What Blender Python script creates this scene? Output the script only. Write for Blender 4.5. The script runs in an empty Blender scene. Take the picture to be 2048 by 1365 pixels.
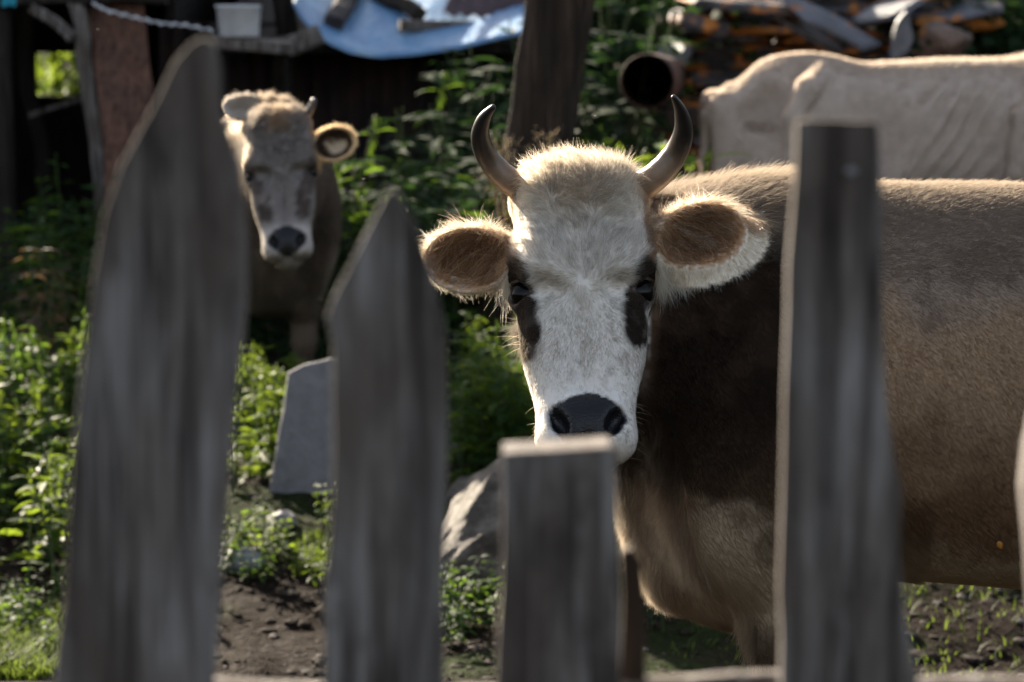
import bpy, bmesh, math, random
import numpy as np
from math import radians as R
from mathutils import Vector, Matrix, noise as mnoise
sc = bpy.context.scene
col = sc.collection
rng = np.random.default_rng(7)
random.seed(7)

# ------------------------------------------------------------------ camera, sky, sun, exposure
CAMZ, FPX, W0, H0 = 1.56, 5973.0, 2048.0, 1365.0
PITCH = math.atan((682.5 - 63.0) / FPX)
cam_d = bpy.data.cameras.new('camera'); cam = bpy.data.objects.new('camera', cam_d); col.objects.link(cam)
cam.location = (0, 0, CAMZ); cam.rotation_euler = (math.pi / 2 - PITCH, 0, 0)
cam_d.sensor_width = 36.0; cam_d.lens = FPX / W0 * 36.0
cam_d.clip_start = 0.05; cam_d.clip_end = 500
cam_d.dof.use_dof = True; cam_d.dof.focus_distance = 5.12
cam_d.dof.aperture_fstop = cam_d.lens / 21.0; cam_d.dof.aperture_blades = 9
sc.camera = cam
SUN_EL, SUN_AZ = R(26.0), R(31.0)          # azimuth measured from straight ahead towards the left
sun_dir = Vector((-math.sin(SUN_AZ) * math.cos(SUN_EL), math.cos(SUN_AZ) * math.cos(SUN_EL), math.sin(SUN_EL)))
w = bpy.data.worlds.new('World'); sc.world = w; w.use_nodes = True
nt = w.node_tree; nt.nodes.clear()
sky = nt.nodes.new('ShaderNodeTexSky'); sky.sky_type = 'NISHITA'; sky.sun_disc = False
sky.sun_elevation = SUN_EL; sky.sun_rotation = -SUN_AZ; sky.air_density = 1.0; sky.dust_density = 2.5; sky.ozone_density = 1.0
bg = nt.nodes.new('ShaderNodeBackground'); bg.inputs['Strength'].default_value = 0.055
wo = nt.nodes.new('ShaderNodeOutputWorld')
hs_ = nt.nodes.new('ShaderNodeHueSaturation'); hs_.inputs['Saturation'].default_value = .60; nt.links.new(sky.outputs[0], hs_.inputs['Color']); nt.links.new(hs_.outputs[0], bg.inputs[0]); nt.links.new(bg.outputs[0], wo.inputs[0])
sl = bpy.data.lights.new('sun', 'SUN'); sl.energy = 5.0; sl.angle = R(0.5); sl.color = (1.0, 0.87, 0.69)
so = bpy.data.objects.new('sun', sl); col.objects.link(so); so.location = (-20, 30, 20)
so.rotation_euler = sun_dir.to_track_quat('Z', 'Y').to_euler()
sc.view_settings.view_transform = 'Standard'; sc.view_settings.look = 'None'
sc.view_settings.exposure = 2.2; sc.view_settings.gamma = 1.0
sc.cycles.max_bounces = 10; sc.cycles.transmission_bounces = 6; sc.cycles.transparent_max_bounces = 8
sc.cycles.use_denoising = True
sc.cycles.sample_clamp_indirect = 6.0
sc.cycles_curves.shape = 'RIBBONS'

# ------------------------------------------------------------------ helpers
cp, sp = math.cos(PITCH), math.sin(PITCH)
def PX(px, py, Y):
    """point at distance Y (world y) seen at photo pixel px,py"""
    x = (px - 1024) / FPX; y = -(py - 682.5) / FPX
    dy = cp + y * sp; dz = -sp + y * cp
    k = Y / dy
    return Vector((x * k, Y, CAMZ + dz * k))
def tag(o, label=None, cat=None, group=None, kind=None):
    if label: o['label'] = label
    if cat: o['category'] = cat
    if group: o['group'] = group
    if kind: o['kind'] = kind
    return o
def empty(name, loc, rz=0.0, **kw):
    o = bpy.data.objects.new(name, None); col.objects.link(o)
    o.location = loc; o.rotation_euler = (0, 0, rz); o.empty_display_size = 0.1
    return tag(o, **kw)
def meshobj(name, verts, faces, mat=None, parent=None, smooth=True, **kw):
    me = bpy.data.meshes.new(name)
    me.from_pydata([tuple(v) for v in verts], [], [tuple(f) for f in faces]); me.update()
    if smooth: me.polygons.foreach_set('use_smooth', [True] * len(me.polygons))
    if mat:
        for m in (mat if isinstance(mat, (list, tuple)) else [mat]): me.materials.append(m)
    o = bpy.data.objects.new(name, me); col.objects.link(o)
    if parent: o.parent = parent
    return tag(o, **kw)
def copy_tree(o, parent=None):
    c = o.copy(); col.objects.link(c)
    if parent: c.parent = parent
    for ch in list(o.children): copy_tree(ch, c)
    return c
def fromlocal(o, M): o.matrix_world = M; return o

class NT:
    """small wrapper for material node trees"""
    def __init__(s, name):
        s.m = bpy.data.materials.new(name); s.m.use_nodes = True; s.t = s.m.node_tree; s.t.nodes.clear()
        s.out = s.t.nodes.new('ShaderNodeOutputMaterial')
    def n(s, kind, **kw):
        nd = s.t.nodes.new(kind)
        for k, v in kw.items():
            if k.startswith('i_'):
                key = k[2:]; key = int(key) if key.isdigit() else key.replace('_', ' ')
                nd.inputs[key].default_value = v
            else: setattr(nd, k, v)
        return nd
    def l(s, a, b): s.t.links.new(a, b)
    def coords(s, scale=(1, 1, 1), kind='Object', rot=(0, 0, 0)):
        tc = s.n('ShaderNodeTexCoord'); mp = s.n('ShaderNodeMapping'); mp.inputs['Scale'].default_value = scale
        mp.inputs['Rotation'].default_value = rot
        s.l(tc.outputs[kind], mp.inputs['Vector']); return mp.outputs[0]
    def noise(s, vec, scale, detail=5, rough=0.55, dist=0.0):
        nd = s.n('ShaderNodeTexNoise'); nd.inputs['Scale'].default_value = scale; nd.inputs['Detail'].default_value = detail
        nd.inputs['Roughness'].default_value = rough; nd.inputs['Distortion'].default_value = dist
        if vec is not None: s.l(vec, nd.inputs['Vector'])
        return nd.outputs['Fac']
    def ramp(s, fac, stops, interp='LINEAR'):
        nd = s.n('ShaderNodeValToRGB'); cr = nd.color_ramp; cr.interpolation = interp
        while len(cr.elements) < len(stops): cr.elements.new(0.5)
        for e, (p, c) in zip(cr.elements, stops):
            e.position = p; e.color = (*c, 1) if len(c) == 3 else c
        s.l(fac, nd.inputs['Fac']); return nd.outputs['Color']
    def mix(s, fac, a, b, blend='MIX'):
        nd = s.n('ShaderNodeMix', data_type='RGBA', blend_type=blend)
        for sock, v in ((nd.inputs['Factor'], fac), (nd.inputs['A'], a), (nd.inputs['B'], b)):
            if hasattr(v, 'is_output'): s.l(v, sock)
            elif isinstance(v, (int, float)): sock.default_value = v
            else: sock.default_value = (*v, 1) if len(v) == 3 else v
        # colour sockets
        ins = [i for i in nd.inputs if i.type == 'RGBA']; outs = [o for o in nd.outputs if o.type == 'RGBA']
        for sock, v in ((ins[0], a), (ins[1], b)):
            if hasattr(v, 'is_output'): s.l(v, sock)
            else: sock.default_value = (*v, 1) if len(v) == 3 else v
        fs = [i for i in nd.inputs if i.type == 'VALUE'][0]
        if hasattr(fac, 'is_output'): s.l(fac, fs)
        else: fs.default_value = fac
        return outs[0]
    def bump(s, h, strength=0.3, dist=0.01):
        b = s.n('ShaderNodeBump'); b.inputs['Strength'].default_value = strength; b.inputs['Distance'].default_value = dist
        s.l(h, b.inputs['Height']); return b.outputs['Normal']
    def principled(s, color, rough=0.7, normal=None, spec=0.4, metal=0.0):
        p = s.n('ShaderNodeBsdfPrincipled')
        for key, v in (('Base Color', color), ('Roughness', rough), ('Specular IOR Level', spec), ('Metallic', metal)):
            if hasattr(v, 'is_output'): s.l(v, p.inputs[key])
            else: p.inputs[key].default_value = (*v, 1) if isinstance(v, tuple) and len(v) == 3 else v
        if normal is not None: s.l(normal, p.inputs['Normal'])
        s.l(p.outputs[0], s.out.inputs['Surface']); return p

def smooth(a, b, x):
    t = np.clip((x - a) / (b - a), 0, 1); return t * t * (3 - 2 * t)
def _hash(ix, iy, iz, seed):
    h = (ix.astype(np.int64) * 374761393 + iy.astype(np.int64) * 668265263 + iz.astype(np.int64) * 2147483647 + seed * 144269504) & 0xFFFFFFFF
    h = ((h ^ (h >> 13)) * 1274126177) & 0xFFFFFFFF
    h = ((h ^ (h >> 16)) * 2246822519) & 0xFFFFFFFF
    h = h ^ (h >> 15)
    return (h & 0xFFFFFF).astype(np.float32) / 16777215.0
def vnoise(P, freq, seed=0):
    q = np.asarray(P, dtype=np.float32) * freq + 1000.0
    i = np.floor(q); f = q - i; f = f * f * (3 - 2 * f); i = i.astype(np.int64)
    out = 0
    for dx in (0, 1):
        wx = f[:, 0] if dx else 1 - f[:, 0]
        for dy in (0, 1):
            wy = f[:, 1] if dy else 1 - f[:, 1]
            for dz in (0, 1):
                wz = f[:, 2] if dz else 1 - f[:, 2]
                out = out + wx * wy * wz * _hash(i[:, 0] + dx, i[:, 1] + dy, i[:, 2] + dz, seed)
    return out
def fbm(P, freq, seed=0, oct=3):
    a, s, t = 0.0, 0.5, 0.0
    for k in range(oct):
        a = a + s * vnoise(P, freq * 2 ** k, seed + 17 * k); t += s; s *= 0.5
    return a / t
# ------------------------------------------------------------------ cows: one continuous skin from an implicit surface
f32 = np.float32
def nrm(v): return v / np.maximum(np.linalg.norm(v, axis=-1, keepdims=True), 1e-9)
def ell(P, c, r):
    c = np.array(c, f32); r = np.array(r, f32)
    q = (P - c) / r; k0 = np.sqrt((q * q).sum(1)); q = q / r; k1 = np.sqrt((q * q).sum(1))
    return k0 * (k0 - 1) / np.maximum(k1, 1e-6)
def oell(P, c, B, r):                       # ellipsoid with its own axes (rows of B)
    return ell((P - np.array(c, f32)) @ np.array(B, f32).T, (0, 0, 0), r)
def rcone(P, a, b, ra, rb):
    a = np.array(a, f32); b = np.array(b, f32); ba = b - a
    pa = P - a; t = np.clip(pa @ ba / (ba @ ba), 0, 1)
    return np.linalg.norm(pa - t[:, None] * ba, axis=1) - (ra + (rb - ra) * t)
def rbox(P, c, h, r):
    q = np.abs(P - np.array(c, f32)) - (np.array(h, f32) - r)
    return np.linalg.norm(np.maximum(q, 0), axis=1) + np.minimum(q.max(1), 0) - r
def smin(a, b, k):
    h = np.clip(0.5 + 0.5 * (b - a) / k, 0, 1); return b * (1 - h) + a * h - k * h * (1 - h)
def smax(a, b, k): return -smin(-a, -b, k)

def body_sdf(P, S):
    """P in cow space: x forward, y left, z up"""
    m = np.stack([P[:, 0], np.abs(P[:, 1]), P[:, 2]], 1)      # mirrored
    bony = S.get('bony', 0.0); wide = 1 - 0.18 * bony
    d = ell(m, (0.12, 0, 0.90), (0.60, 0.31 * wide, 0.35))
    d = smin(d, ell(m, (-0.28, 0, 0.85), (0.55, 0.345 * wide, 0.325)), 0.10)
    d = smin(d, rcone(m, (0.48, 0, 1.16), (-0.62, 0, 1.165), 0.10, 0.10), 0.10)
    d = smin(d, ell(m, (0.46, 0, 1.185), (0.24, 0.06, 0.080)), 0.08)
    d = smin(d, ell(m, (0.50, 0.16, 0.86), (0.19, 0.145, 0.33)), 0.07)
    d = smin(d, ell(m, (-0.60, 0, 1.02), (0.25, 0.235 * wide, 0.22)), 0.10)
    d = smin(d, ell(m, (-0.63, 0.15, 0.86), (0.205, 0.13 * wide, 0.30)), 0.08)
    # hook and pin bones
    if not bony: d = smin(d, rcone(m, (-0.42, 0.10, 1.19), (-0.46, 0.235, 1.13), 0.05, 0.052), 0.07)
    d = smin(d, rcone(m, (-0.66, 0.05, 1.15), (-0.84, 0.105, 1.05), 0.05, 0.045), 0.08 - 0.03 * bony)
    if bony:
        d = smin(d, ell(m, (-0.50, 0, 1.215), (0.19, 0.035, 0.090)), 0.05)         # sacrum ridge
        d = smin(d, rcone(m, (-.66, 0, 1.20), (-.84, 0, 1.12), .03, .035), .04)     # tail head
        d = smax(d, -ell(m, (-0.31, 0.34, 1.05), (0.19, 0.18, 0.19)), 0.09)        # hollow before the hook bone
        d = smax(d, -ell(m, (-0.715, 0.22, 1.12), (0.11, 0.15, 0.12)), 0.07)       # hollow between hook and pin bones
        d = smax(d, -ell(m, (-0.70, 0.37, 0.92), (0.07, 0.14, 0.20)), 0.12)
        d = smax(d, -ell(m, (0.12, 0.33, 1.06), (0.14, 0.13, 0.17)), 0.10)         # behind the shoulder blade
        d = smin(d, rcone(m, (-0.47, 0.08, 1.225), (-0.55, 0.215, 1.17), 0.038, 0.042), 0.04)
        d = smin(d, rcone(m, (-0.55, 0.215, 1.165), (-0.615, 0.25, 1.06), 0.040, 0.032), 0.035)
        d = smin(d, rcone(m, (-0.615, 0.25, 1.06), (-0.63, 0.285, 0.74), 0.030, 0.03), 0.035)   # fold running down from the hook bone
        d = smin(d, rcone(m, (-0.72, 0.03, 1.15), (-0.855, 0.095, 1.11), 0.03, 0.034), 0.05)
        d = smin(d, rcone(m, (-0.855, 0.095, 1.11), (-0.85, 0.15, 0.80), 0.034, 0.05), 0.06)
        d = smin(d, rcone(m, (0.52, 0.12, 1.20), (0.30, 0.25, 1.06), 0.036, 0.046), 0.035)    # shoulder blade
        d = smin(d, rcone(m, (0.30, 0.25, 1.06), (0.26, 0.29, 0.84), 0.046, 0.05), 0.035)
        d = smin(d, ell(m, (0.50, 0.16, 0.92), (0.21, 0.125, 0.30)), 0.04)
        rib = np.sin((P[:, 0] - 0.75 * (P[:, 2] - 0.9) + .07 * (vnoise(P, 5, 9) - .5)) * 2 * math.pi / 0.088) * (.1 + 1.4 * vnoise(P, 4, 8))
        w_ = smooth(-0.28, -0.12, P[:, 0]) * (1 - smooth(0.26, 0.38, P[:, 0])) * smooth(0.60, 0.70, P[:, 2]) * (1 - smooth(1.14, 1.22, P[:, 2]))
        d = d - 0.0085 * rib * w_
    # brisket
    bz = S.get('brisket', 0.0)
    d = smin(d, ell(m, (0.52, 0, 0.775 - bz), (0.225, 0.165, 0.27)), 0.07)
    d = smin(d, ell(m, (0.49, 0, 0.615 - bz), (0.205, 0.165, 0.160)), 0.05)
    # neck up to the back of the head
    o = S['occ']; th = S['throat']
    d = smin(d, rcone(P, (0.44, 0, 1.10), o, 0.14, 0.10), 0.10)
    d = smin(d, rcone(P, (0.48, 0, 0.93), th, 0.205, 0.085), 0.12)
    mid = 0.5 * (np.array(o) + np.array(th))
    d = smin(d, rcone(P, (0.45, 0, 1.03), mid, 0.20, 0.10), 0.10)
    # dewlap fold
    d = smin(d, rcone(P, (0.66, 0, 0.70 - bz), th - np.array((0.05, 0, 0.03)), 0.045, 0.05), 0.08)
    # legs
    lx = S.get('step', 0.0)
    for sgn in (1, -1):
        f = 0.415 + lx * sgn; Q = P
        g = rcone(Q, (0.43, .155 * sgn, .76), (f - .01, .15 * sgn, .50), .11, .064)
        g = smin(g, rcone(Q, (f - .01, .15 * sgn, .50), (f + .005, .148 * sgn, .36), .07, .052), .04)
        g = smin(g, ell(Q, (f + .01, .148 * sgn, .345), (.055, .052, .065)), .03)
        g = smin(g, rcone(Q, (f + .005, .148 * sgn, .33), (f, .145 * sgn, .13), .042, .038), .03)
        g = smin(g, ell(Q, (f, .145 * sgn, .115), (.05, .052, .05)), .03)
        g = smin(g, rcone(Q, (f + .01, .145 * sgn, .10), (f + .04, .145 * sgn, .05), .045, .052), .02)
        g = smin(g, rcone(Q, (f + .035, .145 * sgn, .05), (f + .05, .145 * sgn, .022), .055, .06), .02)
        d = smin(d, g, .06)
        b = -.62 - lx * sgn
        g = rcone(Q, (-.62, .16 * sgn, .80), (b + .02, .18 * sgn, .66), .15, .11)
        g = smin(g, rcone(Q, (b + .02, .18 * sgn, .66), (b - .16, .16 * sgn, .47), .09, .052), .05)
        g = smin(g, ell(Q, (b - .17, .16 * sgn, .465), (.055, .042, .06)), .03)
        g = smin(g, rcone(Q, (b - .16, .16 * sgn, .44), (b - .12, .155 * sgn, .14), .045, .04), .03)
        g = smin(g, ell(Q, (b - .115, .155 * sgn, .12), (.052, .052, .05)), .03)
        g = smin(g, rcone(Q, (b - .105, .155 * sgn, .10), (b - .07, .155 * sgn, .03), .045, .06), .02)
        d = smin(d, g, .06)
    # udder, tail
    d = smin(d, ell(P, (-.40, 0, .55), (.17, .13, .11)), .06)
    tl = [(-.80, 0, 1.15), (-.885, 0, 1.06), (-.895, .01, .90), (-.90, .03, .62), (-.90, .04, .46)]
    for k in range(4): d = smin(d, rcone(P, tl[k], tl[k + 1], .034 - .005 * k, .029 - .005 * k), .03)
    return smax(d, -P[:, 2] + 0.0, .01)

def ear_frame(e):
    a = np.array(e['a'], float); a /= np.linalg.norm(a)
    c = np.array(e['c'], float); c -= a * (a @ c); c /= np.linalg.norm(c)
    b = np.cross(c, a)
    if b[1] < 0: b = -b
    return np.stack([a, b, c])               # rows: along the ear, across (up), towards the opening
EYE = np.array((.100, -.004, -.068)); EYE_R = .0255
def head_sdf(h, S):
    m = np.stack([np.abs(h[:, 0]), h[:, 1], h[:, 2]], 1).astype(f32)
    d = rbox(m, (0, .085, -.090), (.110, .112, .080), .06)
    d = smin(d, ell(m, (0, .165, -.10), (.095, .065, .075)), .05)
    d = smin(d, ell(m, (0, .06, -.13), (.105, .13, .11)), .04)
    d = smin(d, rcone(m, (.054, .03, -.078), (.031, -.235, -.058), .070, .048), .04)
    d = smin(d, ell(m, (.060, -.09, -.085), (.042, .08, .05)), .03)
    d = smin(d, rcone(m, (.050, .00, -.165), (.030, -.25, -.105), .048, .036), .04)
    d = smin(d, ell(m, (.052, .0, -.17), (.040, .10, .085)), .04)
    d = smin(d, rbox(m, (0, -.252, -.060), (.073, .050, .062), .045), .035)
    d = smin(d, ell(m, (.046, -.272, -.045), (.036, .032, .050)), .025)
    d = smin(d, ell(m, (0, -.303, -.095), (.044, .028, .048)), .02)
    d = smin(d, ell(m, (0, -.245, -.022), (.064, .047, .034)), .012)
    d = smin(d, rcone(m, (.072, -.095, -.085), (.060, -.19, -.075), .020, .016), .025)     # facial crest
    # eye: lids round the ball
    E = EYE
    out = nrm(np.array((.78, .0, .62))); t = nrm(np.cross((0, 1., 0), out)); up = np.cross(out, t)
    d = smin(d, ell(m, (.100, .042, -.066), (.028, .022, .040)), .020)                      # brow
    d = smin(d, ell(m, E, (.0325, .031, .0325)), .012)
    Bm = np.stack([out, t, up])
    d = smax(d, -oell(m, E + out * .030, Bm, (.026, .028, .0225)), .004)
    d = smax(d, -oell(m, E + np.array((-.035, -.004, .055)), Bm, (.03, .03, .02)), .03)    # hollow below the brow, towards the nose
    d = smax(d, -ell(m, (.078, -.045, -.0), (.02, .04, .012)), .03)
    # nostrils and mouth
    ang = R(30); Bn = np.array([[math.cos(ang), -math.sin(ang), 0], [math.sin(ang), math.cos(ang), 0], [0, 0, 1]])
    d = smax(d, -oell(m, (.049, -.246, .010), Bn, (.0155, .029, .032)), .010)
    d = smax(d, -ell(m, (0, -.292, .014), (.006, .022, .012)), .008)
    d = smax(d, -rcone(m, (0, -.296, -.02), (.075, -.288, -.080), .006, .004), .008)
    d = smin(d, rcone(m, (.075, .160, -.095), (.092, .166, -.095), .034, .026), .02)       # horn root
    for e in S['ears']:
        B = ear_frame(e); c = np.array(e['pos']); q = (h - c) @ B.T
        ra, rb = e['r']
        o_ = ell(q, (0, 0, 0), (ra, rb, .044))
        o_ = smin(o_, rcone(q, (-ra * 1.35, 0, -.012), (-ra * .45, 0, -.008), .034, .032), .03)
        i_ = ell(q, (.006, -.002, .030), (ra * .95, rb * .93, .054))
        o_ = smax(o_, -i_, .006)
        d = smin(d, o_, .014)
    return d

def cow_sdf(P, S):
    P = P.astype(f32)
    d = body_sdf(P, S)
    hp = (P - S['hp']) @ S['hb'] / S['hs']           # head coordinates (columns of hb are its axes)
    near = np.linalg.norm(hp - np.array((0, -.06, -.08)), axis=1) < .42
    if near.any():
        dh = head_sdf(hp[near].astype(f32), S) * S['hs']
        d[near] = smin(d[near], dh, .035)
    return d

def surface(S, lo, hi, res, coarse=4):
    lo = np.array(lo, f32); n = np.ceil((np.array(hi) - lo) / res).astype(int); n = (n // coarse + 1) * coarse
    nc = n // coarse + 1
    ax = [lo[k] + np.arange(nc[k]) * res * coarse for k in range(3)]
    G = np.stack(np.meshgrid(*ax, indexing='ij'), -1).reshape(-1, 3).astype(f32)
    D = cow_sdf(G, S).reshape(nc)
    bl = res * coarse
    act = np.abs(D) < bl * 2.2
    c8 = np.zeros(nc - 1, bool)
    for dx in (0, 1):
        for dy in (0, 1):
            for dz in (0, 1):
                c8 |= act[dx:nc[0] - 1 + dx, dy:nc[1] - 1 + dy, dz:nc[2] - 1 + dz]
    F = np.repeat(np.repeat(np.repeat(D[:-1, :-1, :-1], coarse, 0), coarse, 1), coarse, 2)
    M = np.repeat(np.repeat(np.repeat(c8, coarse, 0), coarse, 1), coarse, 2)
    idx = np.argwhere(M)
    for k in range(0, len(idx), 400000):
        ii = idx[k:k + 400000]
        F[ii[:, 0], ii[:, 1], ii[:, 2]] = cow_sdf(lo + ii.astype(f32) * res, S)
    neg = F < 0
    cnt = np.zeros(np.array(F.shape) - 1, np.int8)
    for dx in (0, 1):
        for dy in (0, 1):
            for dz in (0, 1):
                cnt += neg[dx:F.shape[0] - 1 + dx, dy:F.shape[1] - 1 + dy, dz:F.shape[2] - 1 + dz]
    cells = np.argwhere((cnt > 0) & (cnt < 8))
    cid = np.full(cnt.shape, -1, np.int32); cid[cells[:, 0], cells[:, 1], cells[:, 2]] = np.arange(len(cells))
    acc = np.zeros((len(cells), 3)); num = np.zeros(len(cells))
    cor = [(a, b, c) for a in (0, 1) for b in (0, 1) for c in (0, 1)]
    val = {c: F[cells[:, 0] + c[0], cells[:, 1] + c[1], cells[:, 2] + c[2]] for c in cor}
    for a in cor:
        for ax_ in range(3):
            if a[ax_] == 0:
                b = list(a); b[ax_] = 1; b = tuple(b)
                va, vb = val[a], val[b]; x = (va < 0) != (vb < 0)
                t = np.where(x, va / np.where(x, va - vb, 1), 0)
                p = np.tile(np.array(a, float), (len(cells), 1)); p[:, ax_] = t
                acc += p * x[:, None]; num += x
    V = lo + (cells + acc / num[:, None]) * res
    quads = []
    for ax_ in range(3):
        o1, o2 = (ax_ + 1) % 3, (ax_ + 2) % 3
        sl0 = [slice(1, -1)] * 3; sl1 = [slice(1, -1)] * 3
        sl0[ax_] = slice(1, -2); sl1[ax_] = slice(2, -1)
        ch = np.argwhere(neg[tuple(sl0)] != neg[tuple(sl1)]) + 1
        fl = neg[ch[:, 0], ch[:, 1], ch[:, 2]]
        def cc(d1, d2):
            q = ch.copy(); q[:, o1] -= d1; q[:, o2] -= d2; return cid[q[:, 0], q[:, 1], q[:, 2]]
        Q = np.stack([cc(0, 0), cc(1, 0), cc(1, 1), cc(0, 1)], 1)
        Q[~fl] = Q[~fl][:, ::-1]; quads.append(Q)
    Q = np.concatenate(quads); Q = Q[(Q >= 0).all(1)]
    for _ in range(2):                                # pull onto the exact surface
        for k in range(0, len(V), 300000):
            v = V[k:k + 300000]; e = res * .4
            d0 = cow_sdf(v, S); g = np.zeros_like(v)
            for a in range(3):
                dv = np.zeros(3); dv[a] = e; g[:, a] = (cow_sdf(v + dv, S) - d0) / e
            V[k:k + 300000] = v - np.clip(d0, -res, res)[:, None] * g / np.maximum((g * g).sum(1), .25)[:, None]
    return V, Q

def vert_normals(V, Q):
    a, b, c, d = (V[Q[:, k]] for k in range(4))
    fn = np.cross(c - a, d - b)
    N = np.zeros_like(V)
    for k in range(4): np.add.at(N, Q[:, k], fn)
    return nrm(N), .5 * np.linalg.norm(fn, axis=1)

def make_fur(name, parent, mat, root, d0, d1, length, r0, colr, npts=5, nv=None):
    """strands: start direction d0 turning into d1"""
    n = len(root)
    P = np.zeros((n, npts, 3), f32); P[:, 0] = root
    seg = (length / (npts - 1))[:, None]
    for k in range(1, npts):
        t = (k - .5) / (npts - 1)
        P[:, k] = P[:, k - 1] + nrm(d0 * (1 - t) + d1 * t) * seg
    rad = np.linspace(1, .18, npts)[None, :] * np.asarray(r0).reshape(-1, 1) * np.ones((n, 1))
    cu = bpy.data.hair_curves.new(name); cu.add_curves([npts] * n)
    cu.points.foreach_set('position', P.reshape(-1).astype(f32)); cu.points.foreach_set('radius', rad.reshape(-1).astype(f32))
    at = cu.attributes.new('col', 'FLOAT_COLOR', 'CURVE')
    at.data.foreach_set('color', np.concatenate([colr, np.ones((n, 1))], 1).reshape(-1).astype(f32))
    at = cu.attributes.new('nrm', 'FLOAT_VECTOR', 'CURVE'); at.data.foreach_set('vector', (nrm(d0) if nv is None else nv).reshape(-1).astype(f32))
    cu.materials.append(mat)
    o = bpy.data.objects.new(name, cu); col.objects.link(o); o.parent = parent
    return o

def fur_material():
    t = NT('fur'); at = t.n('ShaderNodeAttribute', attribute_name='col')
    d = t.n('ShaderNodeBsdfDiffuse'); tr = t.n('ShaderNodeBsdfTranslucent'); g = t.n('ShaderNodeBsdfGlossy'); g.inputs['Roughness'].default_value = .42
    t.l(at.outputs['Color'], d.inputs['Color'])
    an = t.n('ShaderNodeAttribute', attribute_name='nrm'); vt = t.n('ShaderNodeVectorTransform', vector_type='NORMAL', convert_from='OBJECT', convert_to='WORLD'); t.l(an.outputs['Vector'], vt.inputs[0])
    ge = t.n('ShaderNodeNewGeometry'); sc1 = t.n('ShaderNodeVectorMath', operation='SCALE'); sc1.inputs['Scale'].default_value = .22; t.l(ge.outputs['Normal'], sc1.inputs[0])
    ad = t.n('ShaderNodeVectorMath', operation='ADD'); t.l(vt.outputs[0], ad.inputs[0]); t.l(sc1.outputs[0], ad.inputs[1]); no = t.n('ShaderNodeVectorMath', operation='NORMALIZE'); t.l(ad.outputs[0], no.inputs[0])
    t.l(no.outputs[0], d.inputs['Normal'])
    br = t.mix(.12, at.outputs['Color'], (1, .9, .75))
    t.l(br, tr.inputs['Color'])
    m = t.n('ShaderNodeMixShader'); m.inputs[0].default_value = .30; t.l(d.outputs[0], m.inputs[1]); t.l(tr.outputs[0], m.inputs[2])
    ht = t.n('ShaderNodeBsdfHair', component='Transmission'); ht.inputs['RoughnessU'].default_value = .55; ht.inputs['RoughnessV'].default_value = .8
    hc = t.mix(.35, at.outputs['Color'], (1, .88, .70)); t.l(hc, ht.inputs['Color'])
    m3 = t.n('ShaderNodeMixShader'); m3.inputs[0].default_value = .42; t.l(m.outputs[0], m3.inputs[1]); t.l(ht.outputs[0], m3.inputs[2]); m = m3
    gc = t.mix(.25, at.outputs['Color'], (1, 1, 1)); t.l(gc, g.inputs['Color'])
    m2 = t.n('ShaderNodeMixShader'); m2.inputs[0].default_value = .03; t.l(m.outputs[0], m2.inputs[1]); t.l(g.outputs[0], m2.inputs[2])
    t.l(m2.outputs[0], t.out.inputs['Surface']); return t.m
def skin_material():
    t = NT('hide'); at = t.n('ShaderNodeAttribute', attribute_name='col'); bare = t.n('ShaderNodeAttribute', attribute_name='bare')
    vec = t.coords((1, 1, 1))
    vor = t.n('ShaderNodeTexVoronoi'); vor.inputs['Scale'].default_value = 260; t.l(vec, vor.inputs['Vector'])
    nz = t.noise(vec, 90, 3)
    h = t.mix(bare.outputs['Fac'], nz, vor.outputs['Distance'])
    rough = t.mix(bare.outputs['Fac'], (.8, .8, .8), (.34, .34, .34))
    p = t.principled(at.outputs['Color'], .6, t.bump(h, .40, .0020), .45)
    t.l(rough, p.inputs['Roughness']); t.l(t.mix(bare.outputs['Fac'], (.06, .06, .06), (.38, .38, .38)), p.inputs['Specular IOR Level']); return t.m
def horn_material():
    t = NT('horn'); at = t.n('ShaderNodeAttribute', attribute_name='col'); vec = t.coords()
    nz = t.noise(vec, 60, 4); c = t.mix(.35, at.outputs['Color'], t.ramp(nz, [(.3, (.35, .35, .35)), (.7, (1, 1, 1))]), 'MULTIPLY')
    t.principled(c, .38, t.bump(nz, .25, .002), .5); return t.m
def eye_material():
    t = NT('eyeball'); t.principled((.004, .003, .003), .03, None, .22); return t.m
FUR, HIDE, HORN, EYEM = fur_material(), skin_material(), horn_material(), eye_material()

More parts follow.
